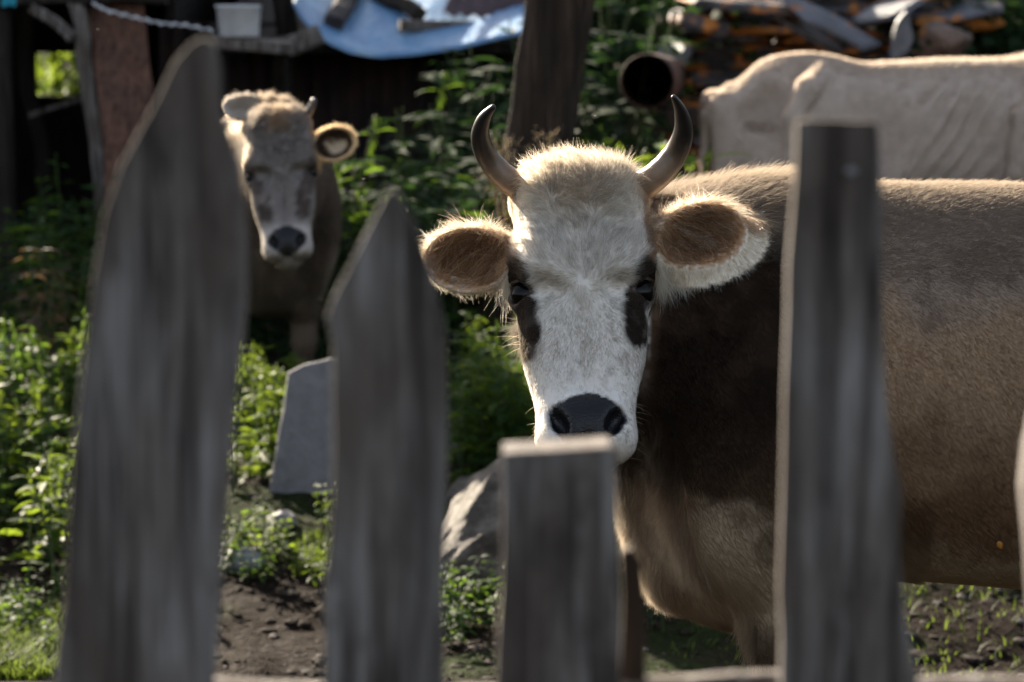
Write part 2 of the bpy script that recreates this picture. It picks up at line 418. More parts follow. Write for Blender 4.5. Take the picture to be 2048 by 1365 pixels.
def horn(name, parent, pts, rads, light, dark, k0=.45):
    """horn swept along control points (cow space)"""
    pts = np.array(pts, float); n = 26
    t = np.linspace(0, len(pts) - 1, n)
    def cat(A):
        A = np.array(A, float); i = np.clip(t.astype(int), 0, len(A) - 2); f = (t - i)
        if A.ndim > 1: f = f[:, None]
        p0 = A[np.maximum(i - 1, 0)]; p1 = A[i]; p2 = A[i + 1]; p3 = A[np.minimum(i + 2, len(A) - 1)]
        return .5 * ((2 * p1) + (p2 - p0) * f + (2 * p0 - 5 * p1 + 4 * p2 - p3) * f ** 2 + (3 * p1 - p0 - 3 * p2 + p3) * f ** 3)
    C = cat(pts); Rr = cat(rads)
    s = np.linspace(0, 1, n)
    Rr = Rr * (1 + .025 * np.sin(s * 60) * (s < .42)); T = nrm(np.gradient(C, axis=0))
    ref = np.array((0, 0, 1.0)); V = []; F = []; K = 20; cols = []
    x = nrm(np.cross(T[0], np.array((.3, 1, .2))))
    for k in range(n):
        x = nrm(x - T[k] * (T[k] @ x)); y = np.cross(T[k], x)
        for j in range(K):
            a = 2 * math.pi * j / K
            V.append(C[k] + Rr[k] * (x * math.cos(a) + y * math.sin(a)))
            g = smooth(k0 - .22, k0 + .22, s[k]); cols.append((1 - g) * np.array(light) + g * np.array(dark))
    for k in range(n - 1):
        for j in range(K):
            F.append((k * K + j, k * K + (j + 1) % K, (k + 1) * K + (j + 1) % K, (k + 1) * K + j))
    V.append(C[-1] + T[-1] * Rr[-1]); cols.append(dark)
    for j in range(K): F.append(((n - 1) * K + j, (n - 1) * K + (j + 1) % K, len(V) - 1))
    o = meshobj(name, V, F, HORN, parent)
    at = o.data.attributes.new('col', 'FLOAT_COLOR', 'POINT')
    at.data.foreach_set('color', np.concatenate([np.array(cols), np.ones((len(V), 1))], 1).reshape(-1).astype(f32))
    return o

def head_basis(yaw, pitch, roll):
    """columns u (image right when facing the camera), v (to the poll), w (out of the face), world axes"""
    B = Matrix.Rotation(yaw, 3, 'Z') @ Matrix.Rotation(-pitch, 3, 'X') @ Matrix(((1, 0, 0), (0, 0, -1), (0, 1, 0))) @ Matrix.Rotation(roll, 3, 'Z')
    return np.array(B)

def cow(label, base, rz, S, coat, res, groom_scale=1.0, lod=None):
    E = empty('cow', base, rz, label=label, cat='cow')
    Rz = np.array(Matrix.Rotation(rz, 3, 'Z')); base = np.array(base)
    sc_ = S.get('sc', 1.0); E.scale = (sc_,) * 3
    loc = lambda p: (np.array(p) - base) @ Rz / sc_
    S['hp'] = loc(S['head_at']); S['hb'] = Rz.T @ S['head_basis']
    hs = S.setdefault('hs', 1.0)
    if sc_ != 1.0: hs = S['hs'] = hs / sc_
    toC = lambda h: S['hp'] + hs * (S['hb'] @ np.array(h, float))
    S['occ'] = toC((0, .10, -.20)); S['throat'] = toC((S.get('thx', 0), -.05, -.23))
    lo = (-1.06, -.46, -.02); hi = np.maximum((.85, .46, 1.45), S['hp'] + .36); lo = np.minimum(lo, S['hp'] - .40)
    V, Q = surface(S, lo, hi, res)
    N, A = vert_normals(V, Q)
    sk = meshobj('body', V, Q, HIDE, E)
    def headc(P): return (P - S['hp']) @ S['hb'] / hs
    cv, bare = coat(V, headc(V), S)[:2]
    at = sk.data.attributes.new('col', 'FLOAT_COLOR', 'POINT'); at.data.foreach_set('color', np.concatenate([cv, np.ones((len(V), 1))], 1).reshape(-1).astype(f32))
    at = sk.data.attributes.new('bare', 'FLOAT', 'POINT'); at.data.foreach_set('value', bare.astype(f32))
    for sgn in (1, -1):
        c = toC((EYE[0] * sgn, EYE[1], EYE[2]))
        bm = bmesh.new(); bmesh.ops.create_uvsphere(bm, u_segments=24, v_segments=16, radius=EYE_R * hs)
        me = bpy.data.meshes.new('eye'); bm.to_mesh(me); bm.free(); me.polygons.foreach_set('use_smooth', [True] * len(me.polygons))
        me.materials.append(EYEM); o = bpy.data.objects.new('eye', me); col.objects.link(o); o.parent = E; o.location = c
    # ---- fur roots
    cent = V[Q].mean(1)
    dens = lod(cent, headc(cent)) if lod else np.ones(len(Q))
    wgt = A * dens * groom_scale
    n = rng.poisson(wgt)
    fi = np.repeat(np.arange(len(Q)), n)
    uv = rng.random((len(fi), 2)); q = Q[fi]
    a, b = uv[:, :1], uv[:, 1:]
    lerp = lambda X: (X[q[:, 0]] * (1 - a) + X[q[:, 1]] * a) * (1 - b) + (X[q[:, 3]] * (1 - a) + X[q[:, 2]] * a) * b
    P = lerp(V); Nn = nrm(lerp(N)); H = headc(P); Hn = Nn @ S['hb']
    c, bare, L, lift, flow, radius = coat(P, H, S, Nn, Hn)
    keep = (bare < .5) & (L > .001)
    P, Nn, c, L, lift, flow, radius, H = (x[keep] for x in (P, Nn, c, L, lift, flow, radius, H))
    # clumps and stray hairs
    cl = np.stack([vnoise(P, 75, s) + .6 * vnoise(P, 190, s + 5) - .8 for s in (11, 12, 13)], 1)
    rnd = rng.normal(0, 1, (len(P), 3))
    flow = flow - Nn * (flow * Nn).sum(1, keepdims=True); flow = nrm(flow + 1e-5)
    wob = np.clip(L / .02, .5, 1.6)[:, None]
    amp = np.where(np.linalg.norm(H - np.array((0, -.06, -.08)), axis=1) < .36, .95, .22)[:, None]
    flow = nrm(flow + cl * amp * wob + rnd * (.14 + S.get('shag', 0) * .20 * np.clip((L - .018) / .015, 0, 1))[:, None])
    flow = flow - Nn * np.minimum((flow * Nn).sum(1, keepdims=True), 0) * 1.0
    d0 = nrm(flow * (1 - lift[:, None]) + Nn * lift[:, None]); d1 = nrm(flow + Nn * (.25 * lift[:, None] - .02) + np.array((0, 0, -.25)) * np.clip(L / .03 - .5, 0, 1.2)[:, None])
    L = L * rng.uniform(.65, 1.2, len(L)); hv = np.where(np.linalg.norm(H - np.array((0, -.06, -.08)), axis=1) < .36, .30, .20)[:, None]; c = c * np.clip(1 + hv * rng.normal(0, 1, (len(c), 1)) + .5 * hv * (cl[:, :1]) * 2, .4, 1.6)
    f = make_fur('coat_hair', E, FUR, P - Nn * .001, d0, d1, L, radius, np.clip(c, 0, .92), 5, Nn)
    return E, toC, f
# ------------------------------------------------------------------ coats
def lerpc(a, b, t): return a * (1 - t[:, None]) + np.array(b) * t[:, None]
def segd(X, Y, pts):
    d = np.full(len(X), 9.0)
    for (x0, y0), (x1, y1) in zip(pts[:-1], pts[1:]):
        bx, by = x1 - x0, y1 - y0
        t = np.clip(((X - x0) * bx + (Y - y0) * by) / (bx * bx + by * by), 0, 1)
        d = np.minimum(d, np.hypot(X - x0 - t * bx, Y - y0 - t * by))
    return d
def make_coat(pal):
    def coat(P, H, S, N=None, Hn=None):
        n = len(P); x, v, w = H[:, 0], H[:, 1], H[:, 2]; ax = np.abs(x)
        n1 = fbm(P, 14, 1); n2 = fbm(P, 45, 2); n3 = fbm(P, 130, 3, 2)
        lx, lz = P[:, 0], P[:, 2]
        # ---- body
        c = np.tile(np.array(pal['side']), (n, 1)).astype(float)
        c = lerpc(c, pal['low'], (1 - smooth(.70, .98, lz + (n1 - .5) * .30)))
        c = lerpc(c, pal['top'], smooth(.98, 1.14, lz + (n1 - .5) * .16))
        c = lerpc(c, pal['dark'], .38 * smooth(.54, .66, n1 + (n2 - .5) * .22) * smooth(.75, .9, lz) * pal.get('patchy', 1))
        c = lerpc(c, pal['neck'], smooth(.33, .45, lx + (n1 - .5) * .12) * (1 - smooth(1.16, 1.24, lz + .25 * (.55 - lx) * 0)) * pal.get('necky', 1))
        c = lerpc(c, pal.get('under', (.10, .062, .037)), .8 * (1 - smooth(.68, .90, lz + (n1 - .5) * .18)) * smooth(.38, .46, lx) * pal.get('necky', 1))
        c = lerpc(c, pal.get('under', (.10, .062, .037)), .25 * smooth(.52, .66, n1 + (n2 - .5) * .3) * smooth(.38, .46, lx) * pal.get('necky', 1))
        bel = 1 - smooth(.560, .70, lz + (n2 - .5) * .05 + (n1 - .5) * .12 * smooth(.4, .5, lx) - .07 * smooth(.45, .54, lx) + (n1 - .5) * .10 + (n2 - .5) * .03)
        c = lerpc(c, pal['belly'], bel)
        c = lerpc(c, pal['rust'], .8 * smooth(.60, .66, lx + (n2 - .5) * .05) * (1 - smooth(.69, .73, lx)) * (1 - smooth(.72, .80, lz)) * pal.get('necky', 1))
        c = lerpc(c, pal['belly'], .55 * smooth(.68, .72, lx + (n1 - .5) * .05) * (1 - smooth(.66, .76, lz)) * pal.get('necky', 1))
        leg = 1 - smooth(.44, .52, lz + (n1 - .5) * .1)
        c = lerpc(c, pal['leg'], leg)
        c = lerpc(c, pal.get('spine_lit', (.50, .38, .26)), .45 * smooth(1.25, 1.30, lz) * (N is not None) + 0 * lz)  # rim light along the back painted into the hair colour
        if N is not None: c = lerpc(c, pal.get('edge', (.62, .52, .40)), .6 * smooth(.45, .9, N[:, 0]) * (lx > .55) * (1 - smooth(.62, .80, lz)))  # rim light on the chest front painted as a different hair colour
        # ---- head
        hw = smooth(-.205, -.140, w + (n1 - .5) * .04 - 2.2 * np.maximum(ax - .108, 0) * (v < .05)) * smooth(-.36, -.335, v) * (1 - smooth(.24, .3, v)) * (ax < np.where(v < 0, .135, .17))
        hc = np.tile(np.array(pal['face']), (n, 1)).astype(float)
        hc = lerpc(hc, pal['poll'], smooth(.085, .19, v + (n1 - .5) * .10 + .3 * (.05 - ax)) * .85)
        hc = lerpc(hc, pal['crown'], .45 * smooth(.12, .16, v) * (1 - smooth(.02, .06, ax + (n2 - .5) * .05)))
        hc = lerpc(hc, pal['tan'], smooth(.100, .122, ax + (n2 - .5) * .03) * smooth(-.03, .04, v) * .85)
        hc = lerpc(hc, pal['tan'], (1 - smooth(-.15, -.09, w)) * smooth(-.0, .05, v))
        hc = lerpc(hc, pal['cheek'], smooth(.113, .122, ax) * smooth(.03, .0, v))
        hc = lerpc(hc, pal['cheek'], (1 - smooth(-.150, -.105, w + (n2 - .5) * .03)))
        pd = np.where(x < 0, segd(ax, v, pal['patch']), segd(ax, v, pal.get('patch2', pal['patch'])))
        hc = lerpc(hc, pal['eyepatch'], (1 - smooth(.017, .029, pd + (n2 - .5) * .022 + (n3 - .5) * .008)) * smooth(-.20, -.15, w))
        hc = lerpc(hc, pal['fleck'], .42 * smooth(.60, .72, n2) * smooth(-.02, -.12, v) + .35 * smooth(.62, .75, n1) * smooth(.0, -.10, v))
        hc = lerpc(hc, pal['muzzle'], smooth(-.175, -.215, v + (n2 - .5) * .02) * pal.get('muzzly', 0))
        c = c * (1 - hw[:, None]) + hc * hw[:, None]
        c = c * (1 + .20 * (n2 - .5) + .20 * (n3 - .5) + .20 * (n1 - .5))[:, None]
        nose = (1 - smooth(.93, 1.06, np.hypot(x / (.046 + .021 * smooth(-.188, -.232, v) - .012 * smooth(-.255, -.29, v)), (v + .238) / np.where(v > -.238, .044, .062)) + (n2 - .5) * .22 + (n3 - .5) * .16)) * smooth(-.055, -.035, w)
        c = lerpc(c, pal['nose'], nose)
        c = lerpc(c, pal['lip'], .6 * smooth(-.285, -.30, v) * (np.hypot(ax, v + .06) < .40) * (w > -.1) * (1 - nose) * (1 - smooth(.04, .06, ax) * pal.get('lipin', 1)))
        de = np.linalg.norm(np.stack([ax, v, w], 1) - EYE, axis=1)
        lid = 1 - smooth(.031, .036, de)
        c = lerpc(c, pal.get('lid', (.060, .040, .031)), lid)
        hoof = 1 - smooth(.065, .08, lz)
        c = lerpc(c, (.03, .025, .02), hoof)
        bare = np.maximum(np.maximum(nose, lid), hoof)
        # ---- ears
        em = []
        for e in S['ears']:
            B = ear_frame(e); q = (H - np.array(e['pos'])) @ B.T; ra, rb = e['r']
            rho = np.hypot(q[:, 0] / ra, q[:, 1] / rb)
            on = (rho < 1.5) & (np.abs(q[:, 2]) < .06) & (q[:, 0] > -ra * 1.25) & (ax > e.get('minx', .128))
            em.append((e, B, q, rho, on))
            inner = on & (q[:, 2] > -.015) & (rho < e.get('in', .97)) & ((Hn @ B[2] > .15) if N is not None else (q[:, 2] > -.02))
            k = on & ~inner
            c[k] = lerpc(np.tile(np.array(pal['earback']), (k.sum(), 1)), pal['earrim'], smooth(.50, .9, rho[k]))
            t = smooth(.15, .85, rho[inner] + (n2[inner] - .5) * .9 + rng.normal(0, .16, inner.sum()))
            c[inner] = np.array(pal['earin']) * (1 - t[:, None]) + np.array(pal['earin2']) * t[:, None]
            pick = (not e.get('noveil')) & (rng.random(inner.sum()) < (.06 + .80 * smooth(.56, .68, .6 * n3[inner] + .4 * n2[inner]))); ci = c[inner]; ci[pick] = ci[pick] * .25 + np.array(pal['earrim']) * .62; c[inner] = ci
            if e.get('pale'): c[on] = np.array((.58, .52, .46))  # glow of the backlit ear put into one even pale hair colour
        if N is None: return c, bare
        # ---- groom
        hb = S['hb']
        flow = np.tile(np.array((-.62, 0, -.78)), (n, 1)); flow[:, 2] *= 1 - smooth(.5, .9, N[:, 2])
        L = np.full(n, .011); lift = np.full(n, .22); rad = np.full(n, pal['rad'])
        top = smooth(.55, .85, N[:, 2]) * (lz > 1.0)
        L += top * (.006 + .010 * smooth(.25, .6, lx)); lift += top * (.20 + .15 * smooth(.2, .5, lx))
        front = smooth(.5, .85, N[:, 0]) * (lx > .5) * (lz < 1.05) * (lz > .45)
        crest = (N[:, 2] > .55) & (lz > 1.12) & (lx > -.4) & (rng.random(n) < .30 * smooth(-.3, .2, lx))
        L[crest] = (.016 + .020 * smooth(.25, .5, lx[crest])) * rng.uniform(.5, 1.3, crest.sum()) ; lift[crest] = .72
        L += front * .026; lift += front * .25
        und = smooth(.2, .7, -N[:, 2]) * (lz < .75) * (lx > .2); L += und * .010; lift += und * .1
        flow[front > .4] = (.1, 0, -1)
        L *= np.where(lz < .42, .75, 1)
        # head
        isH = hw > .3
        wv = np.array(pal.get('whorl', (0, .0)))
        fx = x - wv[0]; fv = v - wv[1]; r_ = np.hypot(fx * .8, fv) + 1e-4
        f = np.stack([fx * .55 / r_, fv / r_, -.15 * np.ones(n)], 1)
        sw = smooth(.0, .03, r_)                                # whorl swirl
        f[:, 0] += -(fv / r_) * .5 * (1 - smooth(.0, .06, r_)); f[:, 1] += (fx / r_) * .5 * (1 - smooth(.0, .06, r_))
        fw = f @ hb.T
        flow[isH] = fw[isH]
        LH = .0095 + .010 * smooth(-.05, .06, v) + .030 * smooth(.12, .19, v) - .002 * smooth(-.1, -.2, v)
        LH *= 1 - .65 * smooth(.075, .10, ax) * smooth(.08, .12, v)
        LH *= 1 - .55 * (1 - smooth(.03, .06, de)); LH *= 1 - .4 * smooth(.09, .115, ax) * (v < .05)
        L[isH] = LH[isH]
        lf = .25 + .30 * smooth(.10, .19, v); lf -= .08 * smooth(-.1, -.2, v)
        lift[isH] = lf[isH]; rad[isH] = pal['rad'] * .85
        # forelock: sweeps sideways and forward over the crown
        fl = isH & (v > .09) & (ax < .09)
        sidew = np.stack([2.2 * (fbm(P, 22, 31) - .47) * 2 + np.tanh(x / .05) * .7, -.55 * smooth(.08, .14, v) * (1 - smooth(.15, .19, v)) + .5 * smooth(.16, .2, v), .55 * np.ones(n)], 1) @ hb.T
        flow[fl] = nrm(flow[fl] * .55 + sidew[fl] * (n2[fl] * 1.2)[:, None])
        # ears
        for e, B, q, rho, on in em:
            ra, rb = e['r']; Bc = B @ hb.T                     # ear axes in cow space
            nc = Hn @ B[2]
            inner = on & (q[:, 2] > -.015) & (rho < e.get('in', .97)) & (nc > .15); rim = on & ~inner & (rho > .62); back = on & ~inner & ~rim
            ang = np.stack([q[:, 0] / ra ** 2, q[:, 1] / rb ** 2], 1); ang = nrm(ang)
            rf = ang[:, :1] * Bc[0] + ang[:, 1:] * Bc[1] + .15 * Bc[2]
            flow[rim] = rf[rim]; L[rim] = (.011 + .026 * rng.random(n) ** 2.5 + .026 * smooth(-.45, -.95, q[:, 0] / ra) * smooth(-.2, -.8, q[:, 1] / rb))[rim] * e.get('hair', 1)
            L[rim & (q[:, 1] < 0) & (q[:, 0] > -.45 * ra)] *= .62; lift[rim] = np.where(nc[rim] > 0, .30, .2)
            low = rim & (q[:, 1] < -.3 * rb)
            flow[low] = nrm(flow[low] + np.array((0, 0, -.7)))
            veil = (not e.get('noveil')) & rim & (nc > -.1) & (q[:, 1] > -.15 * rb) & (rng.random(n) < .68)
            flow[veil] = (Bc[0] * .25 - Bc[1] * .95 + Bc[2] * .25 + (n3[:, None] - .5) * Bc[0] * 1.2)[veil]; L[veil] = (.022 + .030 * rng.random(n))[veil]; lift[veil] = .38
            c[veil] = lerpc(np.tile(np.array(pal['earin2']) * .9, (veil.sum(), 1)), np.array(pal['earrim']) * .8, rng.random(veil.sum()) ** 1.5)
            flow[back] = Bc[0]; L[back] = .013; lift[back] = .25
            inf = Bc[0] * .55 + Bc[1] * -.75 + Bc[2] * .35
            upper = smooth(-.6, .6, q[:, 1] / rb - .4 * q[:, 0] / ra)
            flow[inner] = (inf + (n1[:, None] - .5) * Bc[0] * 1.3)[inner]
            L[inner] = ((.020 + .060 * upper * (.4 + n2)) * (1 - .75 * smooth(.55, .95, rho)))[inner] * e.get('hair', 1); lift[inner] = .42
            rad[on] = pal['rad'] * .72; rad[inner] *= 1.7; L[inner & (rng.random(n) < .60)] = 0
        L[bare > .5] = 0
        return c, bare, L, lift, flow, rad
    return coat

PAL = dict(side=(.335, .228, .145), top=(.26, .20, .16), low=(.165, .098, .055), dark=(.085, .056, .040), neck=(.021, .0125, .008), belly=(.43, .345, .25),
           rust=(.20, .105, .055), leg=(.085, .055, .036), face=(.78, .74, .69), poll=(.62, .52, .40), crown=(.50, .39, .28), tan=(.27, .155, .08), cheek=(.085, .05, .03),
           eyepatch=(.024, .016, .0125), fleck=(.30, .27, .25), muzzle=(.7, .66, .62), nose=(.0065, .0065, .009), lip=(.35, .2, .17),
           earback=(.30, .19, .11), earrim=(.88, .79, .66), earin=(.16, .075, .036), earin2=(.50, .32, .19), rad=.00036,  # earin: brown lining darkened at the centre to paint depth into the cup
           patch=[(.118, .030), (.106, .000), (.094, -.050), (.096, -.105)], patch2=[(.116, .022), (.104, .0), (.088, -.045), (.094, -.085)])
# ---- the white faced cow behind the pickets
base1 = Vector((.94, 5.46, 0.0))
head1 = PX(1166, 562, 5.10)
S1 = dict(head_at=np.array(head1), head_basis=head_basis(R(0), R(20), R(1.2)), brisket=0.0, step=.03, thx=.035, shag=1,
          ears=[dict(pos=(-.193, .070, -.105), a=(-1, .05, -.16), c=(-.08, -.16, 1), r=(.084, .058)),
                dict(pos=(.207, .104, -.105), a=(.96, .25, -.16), c=(.08, -.18, 1), r=(.090, .059))])
def lod1(C, H):
    hd = (np.hypot(H[:, 0], H[:, 1] + .04) < .38) & (H[:, 2] > -.22)
    front = (C[:, 0] > .0)
    near = (C[:, 1] > -.05) | (C[:, 2] > 1.12) | (C[:, 2] < .72)
    d = np.where(front & near, 190000., 9000.)
    d = np.where(front & ((C[:, 0] > .62) | (C[:, 2] > 1.2)), 240000., d)
    d = np.where(hd, 430000., d)
    ear = hd & (np.abs(H[:, 0]) > .135) & (H[:, 1] > -.06)
    return np.where(ear, 300000., d)
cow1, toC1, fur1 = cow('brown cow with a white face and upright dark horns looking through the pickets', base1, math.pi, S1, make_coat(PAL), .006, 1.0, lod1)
LIGHT, BLACK = (.30, .20, .13), (.014, .012, .012)
def horn_px(cw, toC, S, px, Ys, rads, rz, base, light=LIGHT, dark=BLACK, k0=.36):
    Rz = np.array(Matrix.Rotation(rz, 3, 'Z'))
    sc_ = S.get('sc', 1.0)
    return horn('horn', cw, [(np.array(PX(x, y, Y)) - np.array(base)) @ Rz / sc_ for (x, y), Y in zip(px, Ys)], rads, light, dark, k0)
horn_px(cow1, toC1, S1, [(1082, 396), (1022, 364), (980, 322), (961, 278), (967, 240), (987, 214)], [5.26, 5.24, 5.23, 5.20, 5.17, 5.14],
        [.026, .0235, .0205, .017, .012, .005], math.pi, base1)
horn_px(cow1, toC1, S1, [(1256, 390), (1316, 350), (1352, 305), (1367, 262), (1361, 222), (1347, 194)], [5.26, 5.24, 5.23, 5.20, 5.17, 5.14],
        [.027, .025, .021, .017, .011, .0045], math.pi, base1)
# whiskers and lashes
def whiskers(cw, toC, S, specs):
    roots, d0, d1, L = [], [], [], []
    for h, d, l in specs:
        roots.append(toC(h)); d0.append(S['hb'] @ nrm(np.array(d, float))); L.append(l)
    d0 = np.array(d0); d1 = nrm(d0 + np.array((0, 0, -.45)))
    return make_fur('whiskers', cw, FUR, np.array(roots), d0, d1, np.array(L), np.full(len(L), .00026), np.tile(np.array((.7, .6, .45)), (len(L), 1)), 7)
ws = []
for k in range(34):
    s = 1 if k % 2 else -1
    vv = rng.uniform(-.31, -.20); ws.append(((s * rng.uniform(.068, .080), vv, rng.uniform(-.07, -.02)), (s * 1.0, rng.uniform(-.7, .05), rng.uniform(-.1, .5)), rng.uniform(.015, .042)))
for k in range(5): ws.append(((-.108, -.075 - .006 * k, -.07), (-1, rng.uniform(-.8, .5), .2), rng.uniform(.03, .045)))
for s in (1, -1):
    for k in range(26):
        a = k / 25; ws.append(((s * (.098 + .022 * a), .014, -.040 - .045 * a), (s * .75, .25, .55), .016))
whiskers(cow1, toC1, S1, ws)

# ---- the grey cow facing us from the weeds
PAL2 = dict(PAL, side=(.17, .125, .095), top=(.2, .155, .125), low=(.13, .095, .072), neck=(.075, .056, .044), under=(.085, .064, .05), edge=(.12, .095, .075), belly=(.22, .18, .145), dark=(.08, .06, .05), rust=(.12, .09, .07), leg=(.10, .075, .058),  # neck darkened to put the shadow on the body into the coat
            lipin=0, lip=(.05, .04, .035), face=(.235, .212, .205), poll=(.24, .205, .19), crown=(.55, .34, .17), tan=(.30, .22, .16), cheek=(.13, .10, .085), eyepatch=(.085, .068, .062), fleck=(.30, .26, .24),  # lip colour darkened to paint shade over the chin
            muzzle=(.50, .46, .43), muzzly=.85, earback=(.62, .52, .40), earrim=(.85, .58, .32), earin=(.055, .032, .022), earin2=(.08, .045, .03), rad=.0012,
            patch=[(.112, .015), (.10, -.02), (.07, -.09), (.062, -.15)], patch2=[(.112, .015), (.10, -.02), (.07, -.09), (.062, -.15)])
head2 = PX(561, 340, 9.3)
rz2 = R(-80); base2 = Vector((head2.x - .16, 10.32, .25))
S2 = dict(head_at=np.array(head2), head_basis=head_basis(R(3), R(15), R(5.0)), step=.07, hs=.91, sc=.80, patch2=None,
          ears=[dict(pos=(-.095, .262, -.15), a=(-.97, .20, -.1), c=(.10, .40, .75), r=(.090, .055), hair=.8, minx=.05, pale=1, noveil=1),
                dict(pos=(.190, .100, -.115), a=(.97, .20, -.1), c=(.0, -.15, 1), r=(.082, .062), hair=.6, noveil=1, **{'in': .84})])
def lod2(C, H):
    hd = (np.hypot(H[:, 0], H[:, 1] + .04) < .38) & (H[:, 2] > -.22)
    return np.where(hd, 90000., np.where(C[:, 0] > .2, 30000., 9000.))
cow2, toC2, fur2 = cow('grey cow facing the camera from the weeds, with short horns and round ears', base2, rz2, S2, make_coat(PAL2), .009, 1.0, lod2)
horn_px(cow2, toC2, S2, [(603, 240), (614, 228), (622, 215), (628, 200)], [9.42, 9.42, 9.40, 9.38], [.019, .017, .014, .010], rz2, base2, (.34, .30, .27), (.16, .15, .15))
horn_px(cow2, toC2, S2, [(515, 240), (506, 233), (500, 225), (496, 216)], [9.48, 9.50, 9.51, 9.52], [.019, .017, .014, .010], rz2, base2, (.34, .30, .27), (.16, .15, .15))

# ---- the pale bony cow standing side on
PAL3 = dict(PAL, under=(.38, .31, .25), side=(.46, .37, .305), top=(.54, .445, .375), low=(.37, .295, .24), neck=(.38, .30, .24), spine_lit=(.6, .48, .38), belly=(.5, .43, .36), dark=(.36, .29, .24), rust=(.4, .3, .24), leg=(.3, .24, .2),
            face=(.45, .38, .33), poll=(.45, .38, .33), crown=(.45, .36, .28), tan=(.4, .33, .27), cheek=(.36, .29, .25), eyepatch=(.2, .16, .14), fleck=(.4, .34, .3), earback=(.45, .38, .3), rad=.0013, patchy=.8, patch2=[(.112, .015), (.10, -.02)], patch=[(.112, .015), (.10, -.02)])
yaw3 = R(7); c3 = PX(1412, 250, 11.6)
base3 = Vector((c3.x + .90 * math.cos(yaw3), c3.y + .90 * math.sin(yaw3), .17))
hd3 = base3 + Vector((1.22 * math.cos(yaw3), 1.22 * math.sin(yaw3), 1.05))
S3 = dict(head_at=np.array(hd3), head_basis=head_basis(yaw3 + R(90), R(30), 0), bony=1.0, step=.08,
          ears=[dict(pos=(-.19, .07, -.13), a=(-1, .1, -.3), c=(-.2, -.1, 1), r=(.08, .058)), dict(pos=(.19, .07, -.13), a=(1, .1, -.3), c=(.2, -.1, 1), r=(.08, .058))])
def lod3(C, H): return np.where((C[:, 2] > .75), 40000., 9000.)
cow3, toC3, fur3 = cow('pale bony cow standing side on behind the brown one, ribs and hips showing', base3, yaw3, S3, make_coat(PAL3), .009, 1.0, lod3)
for s in (1, -1):
    horn('horn', cow3, [toC3(p) for p in ((s * .09, .165, -.11), (s * .14, .185, -.11), (s * .18, .22, -.09), (s * .19, .27, -.06))], [.026, .023, .018, .006], (.34, .30, .27), (.05, .05, .05))
# ------------------------------------------------------------------ the picket fence
def wood(name, cols, scale=1.0, rough=.85, bump=.5):
    t = NT(name); v = t.coords((64 * scale, 64 * scale, 4.5 * scale)); v2 = t.coords((15 * scale, 15 * scale, 5 * scale)); v3 = t.coords((66 * scale, 66 * scale, 2.2 * scale))
    a = t.noise(v, 1, 6, .6, .6); b = t.noise(v2, 1, 3); c = t.noise(v3, 1, 4, .6)
    base = t.ramp(a, [(.34, cols[0]), (.50, cols[1]), (.62, cols[2])])
    m = t.mix(t.ramp(b, [(.42, (0, 0, 0)), (.60, (.9, .9, .9))]), base, cols[3])
    st = t.noise(t.coords((26 * scale, 26 * scale, 9 * scale)), 1, 4, .6); m = t.mix(t.ramp(st, [(.56, (0, 0, 0)), (.70, (.75, .75, .75))]), m, cols[0])
    cr = t.ramp(c, [(.34, (.22, .20, .19)), (.52, (1, 1, 1))]); m = t.mix(.8, m, cr, 'MULTIPLY')
    h = t.mix(.5, a, c)
    t.principled(m, rough, t.bump(h, bump, .006), .25); return t.m
WOOD_GREY = wood('weathered_wood', [(.034, .027, .023), (.165, .146, .134), (.265, .243, .228), (.105, .083, .068)])
WOOD_BROWN = wood('brown_wood', [(.016, .010, .006), (.038, .024, .016), (.065, .043, .03), (.024, .017, .012)])
WOOD_PALE = wood('pale_wood', [(.22, .19, .16), (.36, .32, .28), (.46, .42, .38), (.30, .25, .2)])
def prism(name, outline, y0, thick, mat, parent, bevel=.003, bow=0.0, **kw):
    """outline: closed list of (x,z); front face at y0, back at y0+thick"""
    bm = bmesh.new()
    # resample so that long edges can wave slightly
    pts = []
    n = len(outline)
    for i in range(n):
        a = np.array(outline[i]); b = np.array(outline[(i + 1) % n]); m = max(1, int(np.linalg.norm(b - a) / .03))
        for k in range(m):
            p = a + (b - a) * k / m; q = np.array([[p[0] * 1.0, y0, p[1]]])
            p = p + (np.array([fbm(q, 16, 5)[0], fbm(q, 16, 9)[0]]) - .5) * .009
            pts.append(p)
    fr = [bm.verts.new((p[0], y0 + bow * math.sin(p[1] * 5), p[1])) for p in pts]
    bk = [bm.verts.new((p[0], y0 + thick + bow * math.sin(p[1] * 5), p[1])) for p in pts]
    bm.faces.new(fr); bm.faces.new(bk[::-1])
    for i in range(len(pts)):
        j = (i + 1) % len(pts); bm.faces.new((fr[j], fr[i], bk[i], bk[j]))
    bmesh.ops.recalc_face_normals(bm, faces=bm.faces)
    ed = [e for e in bm.edges if (e.verts[0] in fr) == (e.verts[1] in fr)]
    bmesh.ops.bevel(bm, geom=ed, offset=bevel, segments=2, affect='EDGES', profile=.6)
    bmesh.ops.triangulate(bm, faces=[f for f in bm.faces if len(f.verts) > 8])
    me = bpy.data.meshes.new(name); bm.to_mesh(me); bm.free(); me.materials.append(mat)
    o = bpy.data.objects.new(name, me); col.objects.link(o)
    if parent: o.parent = parent
    return tag(o, **kw)
FY = 2.33
fence = empty('picket_fence', (0, 0, 0), label='weathered grey picket fence with uneven hand cut pickets, close to the camera', cat='fence')
def pk(pts, Y=FY):
    out = []
    for x, y in pts:
        p = PX(x, y, Y); out.append((p.x, p.z))
    return out
def picket(pts, thick, label=None, Y=FY, mat=None, bow=0.0):
    o = prism('picket', pk(pts, Y), Y - .004, thick, mat or WOOD_GREY, fence, .0022, bow)
    if label: o['label'] = label
    return o
LOW = 2700
